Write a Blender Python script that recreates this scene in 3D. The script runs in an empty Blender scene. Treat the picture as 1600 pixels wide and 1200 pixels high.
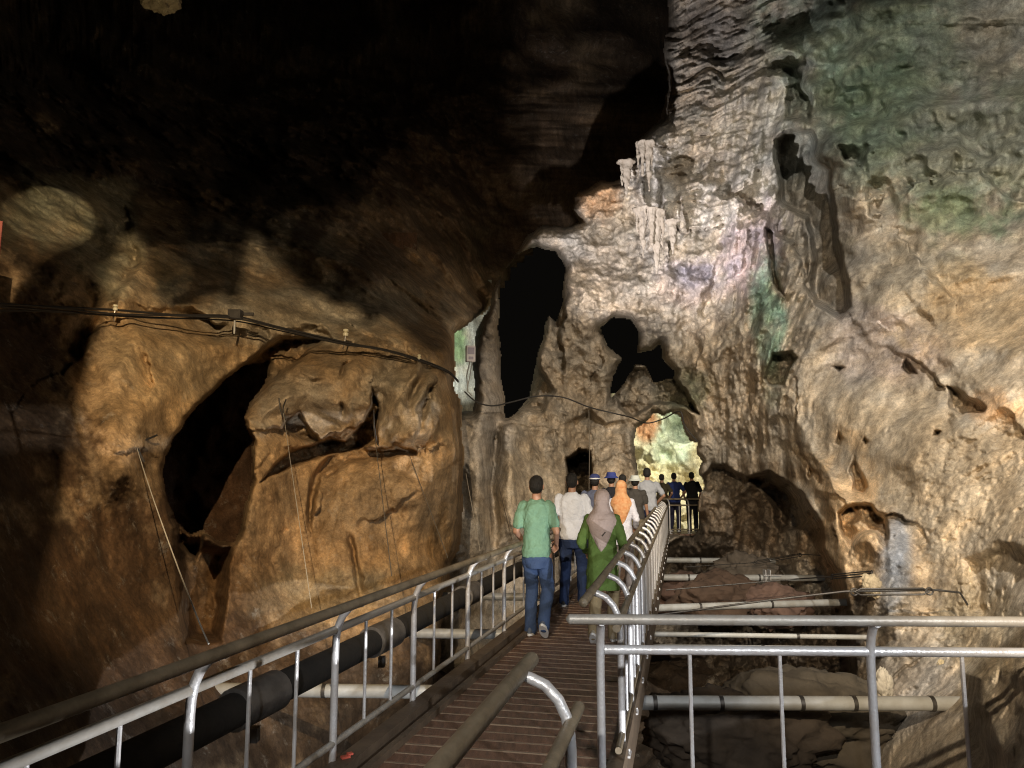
import bpy, bmesh, math, random
import numpy as np
from mathutils import Vector, Matrix
R = math.radians
random.seed(4)
SC = bpy.context.scene
COL = SC.collection
# ------------------------------------------------------------------ camera
CAM_H = 1.7; PITCH = math.atan(140/1150); FPX = 1150.0
cd = bpy.data.cameras.new('camera'); cam = bpy.data.objects.new('camera', cd); COL.objects.link(cam)
cam.location = (0, 0, CAM_H); cam.rotation_euler = (math.pi/2+PITCH, 0, 0)
cd.sensor_width = 36; cd.lens = 36*FPX/1600; cd.clip_start = .05; cd.clip_end = 400
SC.camera = cam
# ------------------------------------------------------------------ world, exposure
w = bpy.data.worlds.new('World'); SC.world = w; w.use_nodes = True
bg = w.node_tree.nodes['Background']; bg.inputs[0].default_value = (.9, .8, .65, 1); bg.inputs[1].default_value = .003
SC.view_settings.view_transform = 'Standard'; SC.view_settings.look = 'None'
SC.view_settings.gamma = 1; SC.view_settings.exposure = 0.0
SC.cycles.max_bounces = 4; SC.cycles.diffuse_bounces = 2; SC.cycles.glossy_bounces = 2
SC.cycles.use_denoising = True; SC.cycles.denoiser = 'OPENIMAGEDENOISE'; SC.cycles.denoising_prefilter = 'NONE'; SC.cycles.filter_width = 1.1
SC.cycles.sample_clamp_indirect = 4
# ------------------------------------------------------------------ cave floodlights
def spot(name, loc, to, power, size, color=(1, .9, .75), blend=.5, radius=.05):
    l = bpy.data.lights.new(name, 'SPOT'); o = bpy.data.objects.new(name, l); COL.objects.link(o)
    o.location = loc; o.rotation_euler = (Vector(to)-Vector(loc)).to_track_quat('-Z', 'Y').to_euler()
    l.energy = power; l.spot_size = R(size); l.spot_blend = blend; l.color = color; l.shadow_soft_size = radius
    return o
LIGHTS = [
    # name, location, target, power, cone, colour, blend, radius
    ('flood_right_wall', (2.6, .5, 9.0), (7.6, 10.8, 4.6), 5800, 74, (1, .92, .80), .3, .05),
    ('flood_low_right', (.6, -1.0, 3.9), (5.4, 8.2, 2.2), 4000, 52, (1, .80, .56), .5, .04),
    ('flood_centre', (3.9, 9.5, 4.6), (.9, 18.0, 2.9), 900, 58, (1, .84, .64), .7, .05),
    ('flood_left_wall', (-.9, .3, 4.6), (-2.7, 9.8, 2.1), 2600, 56, (1, .74, .44), .6, .013),
    ('flood_people', (-.9, -2.5, 3.4), (.6, 7.0, .3), 1150, 36, (1, .96, .91), .8, .06),
    ('flood_rail', (3.2, 1.0, -1.3), (-.9, 4.9, .75), 1750, 62, (.96, .97, 1), .6, .03),
    ('flood_landing', (3.6, -1.0, 2.7), (1.6, 3.9, .6), 800, 50, (.90, .94, 1), .8, .04),
    ('flood_crest', (.6, 12.5, 3.4), (4.5, 19.5, 9.6), 3900, 54, (1, .94, .94), .7, .08),
    ('flood_chamber', (-2.0, 12, 6.6), (1.5, 28, 12.0), 330, 54, (1, .74, .48), 1, .3),
    ('flood_cleft', (-.3, 20.4, 4.0), (-1.55, 22.6, 5.2), 330, 60, (1, 1, .94), .6, .05),
    ('added_pool_high', (-2.5, 2.1, 3.8), (-6.05, 9.2, 5.05), 800, 7, (1, .85, .55), .3, .01),  # added spot, makes the upper small pool of light
    ('added_pool_low', (-2.5, 2.1, 3.8), (-4.75, 9.0, 4.32), 420, 8, (1, .85, .55), .3, .01),  # added spot for the lower light pool
    ('flood_roof', (-6.6, 12.6, 7.9), (-6.7, 14.0, 10.1), 60, 70, (1, .85, .5), .6, .04),
    ('flood_tunnel', (6.0, 23.2, 3.6), (7.2, 28.5, 1.9), 1250, 120, (1, .95, .72), .8, .1),
]
for a in LIGHTS: spot(*a)

# ------------------------------------------------------------------ projection helpers
cp, sp = math.cos(PITCH), math.sin(PITCH)
def rays(px, py):
    px = np.asarray(px, float); py = np.asarray(py, float)
    x = px-800; a = 600-py
    return np.stack([x, cp*FPX-sp*a, sp*FPX+cp*a], -1)
def at(px, py, Y):
    r = rays(px, py); t = np.asarray(Y, float)/r[..., 1]
    q = r*t[..., None]; q[..., 2] += CAM_H
    return q
def V(px, py, Y): return Vector(at(px, py, Y).tolist())
# ------------------------------------------------------------------ noise
_rs = np.random.RandomState(7)
_perm = np.tile(_rs.permutation(256), 4)
_g = _rs.normal(size=(256, 3)); _g /= np.linalg.norm(_g, axis=1)[:, None]; _g = (_g*1.5).astype(np.float32)
def pn(P, seed=0):
    P = np.asarray(P, np.float32)+np.float32(seed*17.37)
    i = np.floor(P).astype(np.int32); f = P-i; i &= 255
    u = f*f*f*(f*(f*6-15)+10); out = np.zeros(len(P), np.float32)
    for dx in (0, 1):
        wx = u[:, 0] if dx else 1-u[:, 0]; a = _perm[i[:, 0]+dx]
        for dy in (0, 1):
            wy = wx*(u[:, 1] if dy else 1-u[:, 1]); b = _perm[a+i[:, 1]+dy]
            for dz in (0, 1):
                wz = wy*(u[:, 2] if dz else 1-u[:, 2]); g = _g[_perm[b+i[:, 2]+dz]]
                out += wz*(g[:, 0]*(f[:, 0]-dx)+g[:, 1]*(f[:, 1]-dy)+g[:, 2]*(f[:, 2]-dz))
    return out
def fbm(P, freq, octv=4, seed=0, gain=.5, ridged=False):
    s = 0; a = 1; P = np.asarray(P, np.float32)*freq
    for k in range(octv):
        n = pn(P, seed+k*3)
        if ridged: n = 1-2.6*np.abs(n)
        s = s+a*n; a *= gain; P = P*2.03
    return s
def cells(P, seed=0):
    P = np.asarray(P, np.float32); i = np.floor(P).astype(np.int32); f = P-i
    best = np.full(len(P), 9, np.float32); sec = best.copy()
    for dx in (-1, 0, 1):
        for dy in (-1, 0, 1):
            for dz in (-1, 0, 1):
                h = _perm[(_perm[(_perm[(i[:, 0]+dx+seed) & 255]+i[:, 1]+dy) & 255]+i[:, 2]+dz) & 255]
                o = (_g[h]/3+.5)
                d = np.sqrt((dx+o[:, 0]-f[:, 0])**2+(dy+o[:, 1]-f[:, 1])**2+(dz+o[:, 2]-f[:, 2])**2)
                sec = np.minimum(sec, np.maximum(best, d)); best = np.minimum(best, d)
    return best, sec
def ss(x, a=0., b=1.):
    t = np.clip((x-a)/(b-a), 0, 1); return t*t*(3-2*t)
def poly_sd(U, W, poly):                       # + inside, - outside, in pixels
    P = np.array(poly, float); n = len(P); d = np.full(U.shape, 1e9); ins = np.zeros(U.shape, bool)
    for k in range(n):
        a = P[k]; b = P[(k+1) % n]; e = b-a; L = max((e**2).sum(), 1e-9)
        t = np.clip(((U-a[0])*e[0]+(W-a[1])*e[1])/L, 0, 1)
        d = np.minimum(d, (U-a[0]-t*e[0])**2+(W-a[1]-t*e[1])**2)
        if a[1] != b[1]:
            c = ((a[1] > W) != (b[1] > W)) & (U < (b[0]-a[0])*(W-a[1])/(b[1]-a[1])+a[0]); ins ^= c
    return np.sqrt(d)*np.where(ins, 1, -1)
def line_sd(U, W, line):                       # distance, side (+ = right of travel on screen), fraction along
    P = np.array(line, float); d = np.full(U.shape, 1e9); sd = np.zeros(U.shape); fr = np.zeros(U.shape)
    for k in range(len(P)-1):
        a = P[k]; b = P[k+1]; e = b-a; L = max((e**2).sum(), 1e-9)
        tt = ((U-a[0])*e[0]+(W-a[1])*e[1])/L; t = np.clip(tt, 0, 1)
        q = (U-a[0]-t*e[0])**2+(W-a[1]-t*e[1])**2; m = q < d
        d = np.where(m, q, d); cr = e[0]*(W-a[1])-e[1]*(U-a[0]); sd = np.where(m, np.sign(cr), sd)
        fr = np.where(m, (k+t)/(len(P)-1), fr)
    return np.sqrt(d), sd, fr
def tps(ctrl):
    C = np.array(ctrl, float); X = C[:, :2]/500; y = np.log(C[:, 2]); n = len(C)
    def K(A, B):
        r2 = ((A[:, None]-B[None])**2).sum(-1); return r2*np.log(r2+1e-9)*.5
    M = np.zeros((n+3, n+3)); M[:n, :n] = K(X, X)+np.eye(n)*.02
    M[:n, n] = 1; M[:n, n+1:] = X; M[n, :n] = 1; M[n+1:, :n] = X.T
    s = np.linalg.solve(M, np.concatenate([y, np.zeros(3)]))
    def f(U, W):
        Q = np.stack([np.ravel(U), np.ravel(W)], -1)/500; out = np.zeros(len(Q))
        for k in range(n):
            r2 = ((Q-X[k])**2).sum(-1); out += s[k]*r2*np.log(r2+1e-9)*.5
        out += s[n]+Q@s[n+1:]
        return np.exp(out)
    return f
def axis(a, b, fa, fb, fine, coarse):
    m = np.arange(fa, fb, fine)
    def grow(x0, x1):
        out = []; x = x0; s = fine; d = 1 if x1 > x0 else -1
        while (x1-x)*d > 0:
            s = min(coarse, s*1.15); x += d*s; out.append(x)
        return out
    return np.array(grow(fa, a)[::-1]+list(m)+grow(m[-1], b))

# ------------------------------------------------------------------ materials
def mat(name, color, rough=.6, metal=0., bump=0., bscale=30., var=0., vscale=6., dark=None, stretch=None, spec=.5, attr=False):
    m = bpy.data.materials.new(name); m.use_nodes = True; nt = m.node_tree; N = nt.nodes; L = nt.links
    b = N['Principled BSDF']; b.inputs['Roughness'].default_value = rough; b.inputs['Metallic'].default_value = metal
    b.inputs['Specular IOR Level'].default_value = spec
    tc = N.new('ShaderNodeTexCoord'); mp = N.new('ShaderNodeMapping'); L.new(tc.outputs['Object'], mp.inputs[0])
    if stretch: mp.inputs['Scale'].default_value = stretch
    if attr:
        at_ = N.new('ShaderNodeAttribute'); at_.attribute_name = 'col'; src = at_.outputs['Color']
    else:
        c = N.new('ShaderNodeRGB'); c.outputs[0].default_value = (*color, 1); src = c.outputs[0]
    if var or dark:
        n = N.new('ShaderNodeTexNoise'); n.inputs['Scale'].default_value = vscale; n.inputs['Detail'].default_value = 8; n.inputs['Roughness'].default_value = .6
        L.new(mp.outputs[0], n.inputs[0])
        r = N.new('ShaderNodeMapRange'); r.inputs[1].default_value = .3; r.inputs[2].default_value = .7
        L.new(n.outputs[0], r.inputs[0])
        mx = N.new('ShaderNodeMix'); mx.data_type = 'RGBA'
        if dark: mx.inputs[7].default_value = (*dark, 1)
        if dark:
            L.new(src, mx.inputs[6]); r.inputs[3].default_value = 0; r.inputs[4].default_value = var
            L.new(r.outputs[0], mx.inputs[0])
        else:
            mx.blend_type = 'MULTIPLY'; mx.inputs[0].default_value = 1
            r.inputs[3].default_value = 1-var; r.inputs[4].default_value = 1+var
            L.new(src, mx.inputs[6]); L.new(r.outputs[0], mx.inputs[7])
        src = mx.outputs[2]
    L.new(src, b.inputs['Base Color'])
    if bump:
        n2 = N.new('ShaderNodeTexNoise'); n2.inputs['Scale'].default_value = bscale; n2.inputs['Detail'].default_value = 6
        L.new(mp.outputs[0], n2.inputs[0]); bp = N.new('ShaderNodeBump'); bp.inputs['Strength'].default_value = bump; bp.inputs['Distance'].default_value = .02
        L.new(n2.outputs[0], bp.inputs['Height']); L.new(bp.outputs[0], b.inputs['Normal'])
    return m
def rock_mat(name, bump=.42, spec=.25, vs=1.):
    m = bpy.data.materials.new(name); m.use_nodes = True; nt = m.node_tree; N = nt.nodes; L = nt.links
    b = N['Principled BSDF']; b.inputs['Specular IOR Level'].default_value = spec
    tc = N.new('ShaderNodeTexCoord'); co = tc.outputs['Object']
    a = N.new('ShaderNodeAttribute'); a.attribute_name = 'col'
    def noise(s, d=9, ro=.62, dist=0., vec=co):
        n = N.new('ShaderNodeTexNoise'); n.inputs['Scale'].default_value = s*vs; n.inputs['Detail'].default_value = d
        n.inputs['Roughness'].default_value = ro; n.inputs['Distortion'].default_value = dist; L.new(vec, n.inputs[0]); return n.outputs[0]
    def rng(x, i0, i1, o0, o1):
        r = N.new('ShaderNodeMapRange'); L.new(x, r.inputs[0])
        for k, v in enumerate((i0, i1, o0, o1)): r.inputs[k+1].default_value = v
        return r.outputs[0]
    def mul(c, f):
        mx = N.new('ShaderNodeMix'); mx.data_type = 'RGBA'; mx.blend_type = 'MULTIPLY'; mx.inputs[0].default_value = 1
        L.new(c, mx.inputs[6]); L.new(f, mx.inputs[7]); return mx.outputs[2]
    c = mul(a.outputs['Color'], rng(noise(2.2), .3, .7, .70, 1.28))
    c = mul(c, rng(noise(11, 12, .8), .36, .64, .72, 1.28))
    mp = N.new('ShaderNodeMapping'); mp.inputs['Scale'].default_value = (3.2, 3.2, .5); L.new(co, mp.inputs[0])
    c = mul(c, rng(noise(1.3, 8, .68, .0, mp.outputs[0]), .35, .65, .66, 1.28))
    # speckle of grime and pitting, then pale calcite patches
    vo = N.new('ShaderNodeTexVoronoi'); vo.inputs['Scale'].default_value = 16; L.new(co, vo.inputs['Vector'])
    pit = rng(vo.outputs['Distance'], .05, .32, 0, 1)
    c = mul(c, rng(noise(34, 6, .8), .36, .6, .74, 1.16))
    mx = N.new('ShaderNodeMix'); mx.data_type = 'RGBA'; L.new(c, mx.inputs[6]); mx.inputs[7].default_value = (.50, .47, .40, 1)
    L.new(rng(noise(3.7, 12, .8), .56, .70, 0, .45), mx.inputs[0]); c = mx.outputs[2]
    L.new(c, b.inputs['Base Color'])
    L.new(rng(noise(5), .3, .7, .62, .95), b.inputs['Roughness'])
    h = N.new('ShaderNodeMath'); h.operation = 'ADD'; L.new(noise(7, 10, .72), h.inputs[0])
    h2 = N.new('ShaderNodeMath'); h2.operation = 'MULTIPLY'; h2.inputs[1].default_value = .35; L.new(noise(36, 8, .8), h2.inputs[0]); L.new(h2.outputs[0], h.inputs[1])
    h3 = N.new('ShaderNodeMath'); h3.operation = 'MULTIPLY'; h3.inputs[1].default_value = .07; L.new(pit, h3.inputs[0])
    h4 = N.new('ShaderNodeMath'); h4.operation = 'ADD'; L.new(h.outputs[0], h4.inputs[0]); L.new(h3.outputs[0], h4.inputs[1])
    bp = N.new('ShaderNodeBump'); bp.inputs['Strength'].default_value = bump; bp.inputs['Distance'].default_value = .06
    L.new(h4.outputs[0], bp.inputs['Height']); L.new(bp.outputs[0], b.inputs['Normal'])
    return m
M_ROCK = rock_mat('cave_limestone')
M_ROCKW = rock_mat('wet_limestone', spec=.5)

# ------------------------------------------------------------------ generic mesh helpers
def link(name, me, parent=None, m=None):
    o = bpy.data.objects.new(name, me); COL.objects.link(o)
    if parent: o.parent = parent
    if m: me.materials.append(m)
    return o
def tag(o, label=None, cat=None, group=None, kind=None):
    if label: o['label'] = label
    if cat: o['category'] = cat
    if group: o['group'] = group
    if kind: o['kind'] = kind
    return o
def empty(name, loc=(0, 0, 0), rz=0.):
    o = bpy.data.objects.new(name, None); COL.objects.link(o); o.location = loc; o.rotation_euler = (0, 0, rz); o.empty_display_size = .1
    return o
def smooth(me, ang=None):
    me.polygons.foreach_set('use_smooth', np.ones(len(me.polygons), bool)); me.update()
class MB:
    def __init__(s): s.v = []; s.f = []
    def add(s, v, f):
        o = len(s.v); s.v += [tuple(x) for x in v]; s.f += [tuple(i+o for i in q) for q in f]
    def tube(s, pts, r, n=12, caps=True):
        pts = [Vector(p) for p in pts]; rr = r if hasattr(r, '__len__') else [r]*len(pts)
        T = []
        for i in range(len(pts)):
            a = pts[max(i-1, 0)]; b = pts[min(i+1, len(pts)-1)]; T.append((b-a).normalized())
        up = Vector((0, 0, 1)) if abs(T[0].z) < .9 else Vector((0, 1, 0))
        x = T[0].cross(up).normalized(); V_ = []; F = []
        for i, p in enumerate(pts):
            x = (x-T[i]*x.dot(T[i])).normalized(); y = T[i].cross(x)
            for k in range(n):
                a = 2*math.pi*k/n; V_.append(p+(x*math.cos(a)+y*math.sin(a))*rr[i])
        for i in range(len(pts)-1):
            for k in range(n):
                F.append((i*n+k, i*n+(k+1) % n, (i+1)*n+(k+1) % n, (i+1)*n+k))
        if caps:
            F.append(tuple(range(n))[::-1]); F.append(tuple((len(pts)-1)*n+k for k in range(n)))
        s.add(V_, F); return s
    def box(s, c, d, rz=0., M=None):
        V_ = []
        for z in (-.5, .5):
            for x, y in ((-.5, -.5), (.5, -.5), (.5, .5), (-.5, .5)):
                p = Vector((x*d[0], y*d[1], z*d[2]))
                if M is not None: p = M @ p
                p = Matrix.Rotation(rz, 3, 'Z') @ p; V_.append(p+Vector(c))
        s.add(V_, [(3, 2, 1, 0), (4, 5, 6, 7), (0, 1, 5, 4), (1, 2, 6, 5), (2, 3, 7, 6), (3, 0, 4, 7)]); return s
    def loft(s, rings, n=20, pw=2.):           # rings: (centre, rx, ry[, tilt axes])
        V_ = []; F = []
        for (c, rx, ry) in rings:
            for k in range(n):
                a = 2*math.pi*k/n; ca, sa = math.cos(a), math.sin(a)
                e = 2/pw
                V_.append((c[0]+rx*math.copysign(abs(ca)**e, ca), c[1]+ry*math.copysign(abs(sa)**e, sa), c[2]))
        for i in range(len(rings)-1):
            for k in range(n): F.append((i*n+k, i*n+(k+1) % n, (i+1)*n+(k+1) % n, (i+1)*n+k))
        F.append(tuple(range(n))[::-1]); F.append(tuple((len(rings)-1)*n+k for k in range(n)))
        s.add(V_, F); return s
    def ell(s, c, r, n=16, M=None):
        V_ = []; F = []; m = n//2
        for i in range(m+1):
            t = math.pi*i/m
            for k in range(n):
                a = 2*math.pi*k/n; p = Vector((r[0]*math.sin(t)*math.cos(a), r[1]*math.sin(t)*math.sin(a), r[2]*math.cos(t)))
                if M is not None: p = M @ p
                V_.append(p+Vector(c))
        for i in range(m):
            for k in range(n): F.append(((i+1)*n+k, (i+1)*n+(k+1) % n, i*n+(k+1) % n, i*n+k))
        s.add(V_, F); return s
    def cap(s, a, b, ra, rb, n=14):
        a = Vector(a); b = Vector(b); s.tube([a, b], [ra, rb], n); s.ell(a, (ra,)*3, n); s.ell(b, (rb,)*3, n); return s
    def build(s, name, m=None, parent=None, sm=True, merge=False):
        me = bpy.data.meshes.new(name); me.from_pydata(s.v, [], s.f); me.update()
        if merge:
            bm = bmesh.new(); bm.from_mesh(me); bmesh.ops.remove_doubles(bm, verts=bm.verts, dist=1e-5); bm.to_mesh(me); bm.free()
        if sm:
            smooth(me)
            try: me.set_sharp_from_angle(angle=R(40))
            except Exception: pass
        return link(name, me, parent, m)

# ------------------------------------------------------------------ cave sheets
def grid_mesh(name, P, keep, col, m, nu, nv):
    idx = np.arange(nu*nv).reshape(nv, nu)
    a = idx[:-1, :-1].ravel(); b = idx[:-1, 1:].ravel(); c = idx[1:, 1:].ravel(); d = idx[1:, :-1].ravel()
    k = keep[a] & keep[b] & keep[c] & keep[d]
    F = np.stack([a, d, c, b], -1)[k]
    used = np.zeros(nu*nv, bool); used[F.ravel()] = True
    re = np.cumsum(used)-1; Fv = re[F]; Pv = P[used]; Cv = col[used]
    me = bpy.data.meshes.new(name)
    me.vertices.add(len(Pv)); me.vertices.foreach_set('co', Pv.astype(np.float32).ravel())
    me.loops.add(len(Fv)*4); me.loops.foreach_set('vertex_index', Fv.astype(np.int32).ravel())
    me.polygons.add(len(Fv)); me.polygons.foreach_set('loop_start', np.arange(0, len(Fv)*4, 4, dtype=np.int32))
    me.update(calc_edges=True)
    at_ = me.color_attributes.new('col', 'FLOAT_COLOR', 'POINT')
    at_.data.foreach_set('color', np.concatenate([Cv, np.ones((len(Cv), 1))], 1).astype(np.float32).ravel())
    smooth(me)
    o = link(name, me, None, m); o['kind'] = 'structure'
    return o
def paint(U, W, N, base, blobs):
    """stains, deposits and other tones of the rock, some of it painted shade: (px, py, rx, ry, colour, strength)"""
    c = np.tile(np.array(base, float), (len(U), 1))
    for (x, y, rx, ry, k, s) in blobs:
        d = np.sqrt(((U-x)/rx)**2+((W-y)/ry)**2)+N*.55
        wgt = (ss(1.35-d, 0, .8)*s)[:, None]
        c = c*(1-wgt)+np.array(k)*wgt
    return c
class Sheet:
    def __init__(s, ax, ay, ctrl, seed, warp=2.6):
        s.u = axis(*ax); s.v = axis(*ay); s.nu, s.nv = len(s.u), len(s.v)
        U, W = np.meshgrid(s.u, s.v); s.U = U.ravel(); s.W = W.ravel()
        s.base = tps(ctrl); s.Y = s.base(s.U, s.W)
        s.P0 = at(s.U, s.W, s.Y).astype(np.float32)
        q = np.stack([s.U/38, s.W/38, np.zeros_like(s.U)], -1)
        s.wu = s.U+warp*fbm(q, 1, 4, seed)*1.6; s.ww = s.W+warp*fbm(q, 1, 4, seed+30)*1.6
        s.keep = np.ones(len(s.U), bool); s.D = np.zeros(len(s.U))
    def box(s, pts, m):
        P = np.array(pts, float); return np.nonzero((s.U > P[:, 0].min()-m) & (s.U < P[:, 0].max()+m) & (s.W > P[:, 1].min()-m) & (s.W < P[:, 1].max()+m))[0]
    def hollow(s, poly, depth, soft=8., lip=0., rough=True):
        i = s.box(poly, 60); d = poly_sd(s.wu[i], s.ww[i], poly)
        q = np.stack([s.U[i]/26, s.W[i]/26, np.full(len(i), poly[0][0]*.21)], -1)
        s.D[i] += depth*ss(d/soft)*(1+(.28*fbm(q, 1, 5, 401, .6) if soft < 20 and rough else .14*fbm(q*.5, 1, 3, 401, .5)))
        if lip: s.D[i] -= lip*np.exp(-np.abs(d)/7.)*(d < soft)
    def hole(s, poly, back=3., roll=14.):
        i = s.box(poly, 80); d = poly_sd(s.wu[i], s.ww[i], poly)
        s.keep[i[d > 1]] = False
        s.D[i] += back*np.exp(np.minimum(d, 0)/roll*3)*(d > -roll*1.5)*.35
    def cutout(s, poly, back=3., roll=10.):    # keep only the inside
        d = poly_sd(s.wu, s.ww, poly); s.keep[d < -1] = False
        s.D += back*np.exp(-np.maximum(d, 0)/roll*2)
    def ledge(s, line, h, fall=60., side=1, w=5.):
        i = s.box(line, fall*2.5)
        q = np.stack([s.U[i]/85, s.W[i]/85, np.full(len(i), line[0][0]*.37)], -1)
        a1 = fbm(q, 1, 5, 301, .55); a2 = fbm(q, 1, 5, 307, .55); a3 = fbm(q, 1.3, 3, 311, .5)
        d, sd, fr = line_sd(s.U[i]+20*a1, s.W[i]+20*a2, line)
        e = np.sin(np.pi*np.clip(fr, .02, .98))**.5*np.clip(.75+1.3*a3, .05, 1.5); w = w*np.clip(1.4+2.2*a1, .6, 4)
        sgn = d*sd*side
        s.D[i] += h*e*(ss(sgn/w+.5)*np.exp(-np.maximum(sgn, 0)/fall)*.75-.35*(1-ss(sgn/w+.5))*np.exp(-np.maximum(-sgn, 0)/(fall*.6)))
    def ridge(s, line, h, wd=10.):
        i = s.box(line, wd*4); d, sd, fr = line_sd(s.wu[i], s.ww[i], line)
        e = np.sin(np.pi*np.clip(fr, .02, .98))**.5
        s.D[i] -= h*e*np.exp(-(d/wd)**2)
    def finish(s, name, m, base, blobs, seed=3):
        Y = s.Y+s.D; P = at(s.U, s.W, np.maximum(Y, .8))
        q = np.stack([s.U/70, s.W/70, np.zeros_like(s.U)], -1)
        n = fbm(q, 1, 6, seed+50, .6)
        col = paint(s.U, s.W, n, base, blobs)
        P3 = s.P0
        k = fbm(P3, .8, 5, seed+80, .6)
        col = col*(1+.28*k)[:, None]
        warm = np.clip(fbm(P3, 1.7, 4, seed+90), -.6, .6)[:, None]
        col = col*(1+warm*np.array([.07, 0, -.10]))
        return grid_mesh(name, P, s.keep, np.clip(col, .01, .9), m, s.nu, s.nv)

# ================================================================== THE CAVE
OCH = (.44, .27, .12); TAN = (.48, .385, .265); GRY = (.36, .33, .29); GRN = (.235, .285, .215); DBR = (.20, .13, .08)
PAL = (.66, .61, .55); PUR = (.47, .39, .41); SLT = (.31, .33, .37); ORG = (.56, .30, .12)
# ---- right wall and the central mass round the tunnel
B = Sheet((560, 2050, 700, 1612, 1.75, 40), (-420, 1500, -12, 1120, 1.75, 40), [
    (1600, 1200, 4.7), (1600, 1000, 5.3), (1500, 1200, 5.6), (1520, 1060, 7.2), (1600, 880, 6.8), (1600, 700, 8.6), (1600, 500, 10.6), (1600, 250, 13), (1600, 0, 15),
    (1900, 1200, 3.4), (1950, 600, 6.2), (1950, 0, 10), (2050, -400, 12), (1540, 980, 8.0), (1450, 960, 8.8), (1380, 950, 9.8), (1310, 903, 11.6), (1295, 850, 12.2),
    (1400, 700, 11), (1300, 700, 12.2), (1250, 600, 13.6), (1400, 500, 12.6), (1400, 250, 14.6), (1400, 0, 16.8), (1250, 0, 18), (1250, 250, 16.5), (1150, 100, 19),
    (1060, 0, 21), (1060, 200, 20), (1100, 400, 18.8), (1150, 600, 17.2), (1100, 720, 18.6), (1180, 700, 16), (1200, 1000, 13.5), (1100, 900, 18), (1300, 1050, 10.5), (1400, 1200, 7),
    (1000, 450, 19), (900, 450, 19.5), (850, 380, 20), (900, 600, 19), (800, 700, 17.6), (740, 850, 15.5), (740, 600, 17), (850, 850, 18), (760, 500, 18.5), (650, 900, 15), (600, 600, 17), (900, 1200, 17), (1060, -400, 26), (1500, -400, 18), (600, 1400, 14)], 11)
P3 = B.P0
# weights of the different rock textures
wM = ss(1.25-np.sqrt(((B.U-1000)/260)**2+((B.W-480)/330)**2)*1., 0, .5)             # craggy centre
wS = ss((1265-B.U+ (B.W-100)*-.15)/120)*ss((420-B.W)/160)*ss((B.U-1010)/20)             # stratified upper face
wR = ss((B.U-1330+ (760-B.W)*-.9)/160)*ss((B.W-560)/150)                                # pecked lower right
wD = ss(1.2-np.sqrt(((B.U-1360)/95)**2+((B.W-840)/120)**2), 0, .35)                     # smooth flowstone drape
det = np.clip(1-.85*wD, .1, 1)
D = .85*fbm(P3, .30, 2, 1)*(1-.6*wD)
D += .16*fbm(P3, .9, 2, 5)*det+.05*fbm(P3, 2.0, 4, 6, .6)*det-.016*(1-wM)*(.35+.65*ss((B.W-250)/150))*fbm(P3, 1.6, 4, 8, .6, True)*det+.10*(1-wM)*fbm(P3*np.array([1.5, 1.5, .2]), 1., 3, 33)*ss((700-B.W)/200)*det
D -= (.008+.20*wM)*fbm(P3, .9, 5, 9, .55, True)*det
D += (.015+.045*wM)*fbm(P3, 5.0, 4, 14, .65)*det
# long scallops, running down to the right
T = np.stack([P3[:, 0]*.9+P3[:, 2]*.55, P3[:, 1]*.5, (P3[:, 2]*.5-P3[:, 0]*.5)*.8], -1)
Tw = T+.25*np.stack([fbm(P3, .6, 3, 71), fbm(P3, .6, 3, 72), fbm(P3, .6, 3, 73)], -1)
f1, f2 = cells(Tw*.62, 5)
D += .95*(.55-f1)*(1-wM)*(1-.7*wS)*(1-.5*wR)*(1-.8*wD)
f1, f2 = cells(P3*1.5+.3*np.stack([fbm(P3, 1.1, 3, 61)]*3, -1), 9)
D += .15*(.5-f1)*(.35+wM)*(1-.8*wD)
# strata
z = P3[:, 2]+.18*P3[:, 0]+.5*fbm(P3, .5, 3, 21)
st = np.abs(((z*2.1) % 1)-.5)*2; st2 = np.abs(((z*5.3+.3*fbm(P3, 1.5, 2, 23)) % 1)-.5)*2
D += wS*(.16*st**2+.09*st2**2+.12*fbm(P3*np.array([1, 1, 3.]), 1.6, 4, 26, .6, False))
# vertical flutes
fl = fbm(P3*np.array([2.0, 2.0, .14]), 1., 3, 31)
D += .34*fl*ss((1350-B.U)/120)*ss((B.U-1090)/60)*ss((520-B.W)/80)*ss((B.W-90)/60)+.10*fl*wM
# pecked surface
pk = fbm(np.stack([P3[:, 0]*1.2+P3[:, 2]*1.2, P3[:, 1], P3[:, 2]*2.4-P3[:, 0]*2.4], -1), 2.6, 4, 37, .6)
D += wR*(.11*np.abs(pk)+.04*pk)
B.D += D*np.clip(B.Y/13, .45, 1.25)
# --- ledges and edges that show in the photograph
B.ledge([(1040, 95), (1120, 92), (1200, 118), (1248, 150), (1280, 175), (1310, 225), (1355, 262), (1368, 320)], 1.6, 110, -1, 6)
B.ledge([(985, 350), (1050, 318), (1120, 300), (1205, 335), (1240, 385), (1265, 470), (1330, 500)], .9, 60, -1, 7)
B.ledge([(1040, 345), (1090, 352), (1135, 355), (1150, 340)], .55, 24, 1, 4)
B.ledge([(1370, 300), (1440, 290), (1480, 262), (1530, 268), (1575, 300), (1640, 330)], 1.1, 90, -1, 6)
B.ledge([(1365, 255), (1372, 330), (1400, 372), (1450, 410), (1480, 470)], .7, 60, -1, 7)
B.ledge([(1430, 470), (1470, 535), (1520, 590), (1570, 650), (1620, 740)], .4, 80, 1, 12)
B.ledge([(1330, 495), (1400, 560), (1470, 610), (1490, 650), (1485, 680)], .3, 50, 1, 14)
B.ledge([(1232, 580), (1240, 640), (1262, 690), (1288, 745), (1300, 800), (1296, 860)], .5, 40, 1, 6)
B.ledge([(1290, 770), (1330, 790), (1380, 800), (1420, 820), (1440, 850)], .28, 26, 1, 5)
B.ridge([(1238, 600), (1246, 660), (1275, 715), (1300, 760)], .22, 9)
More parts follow.
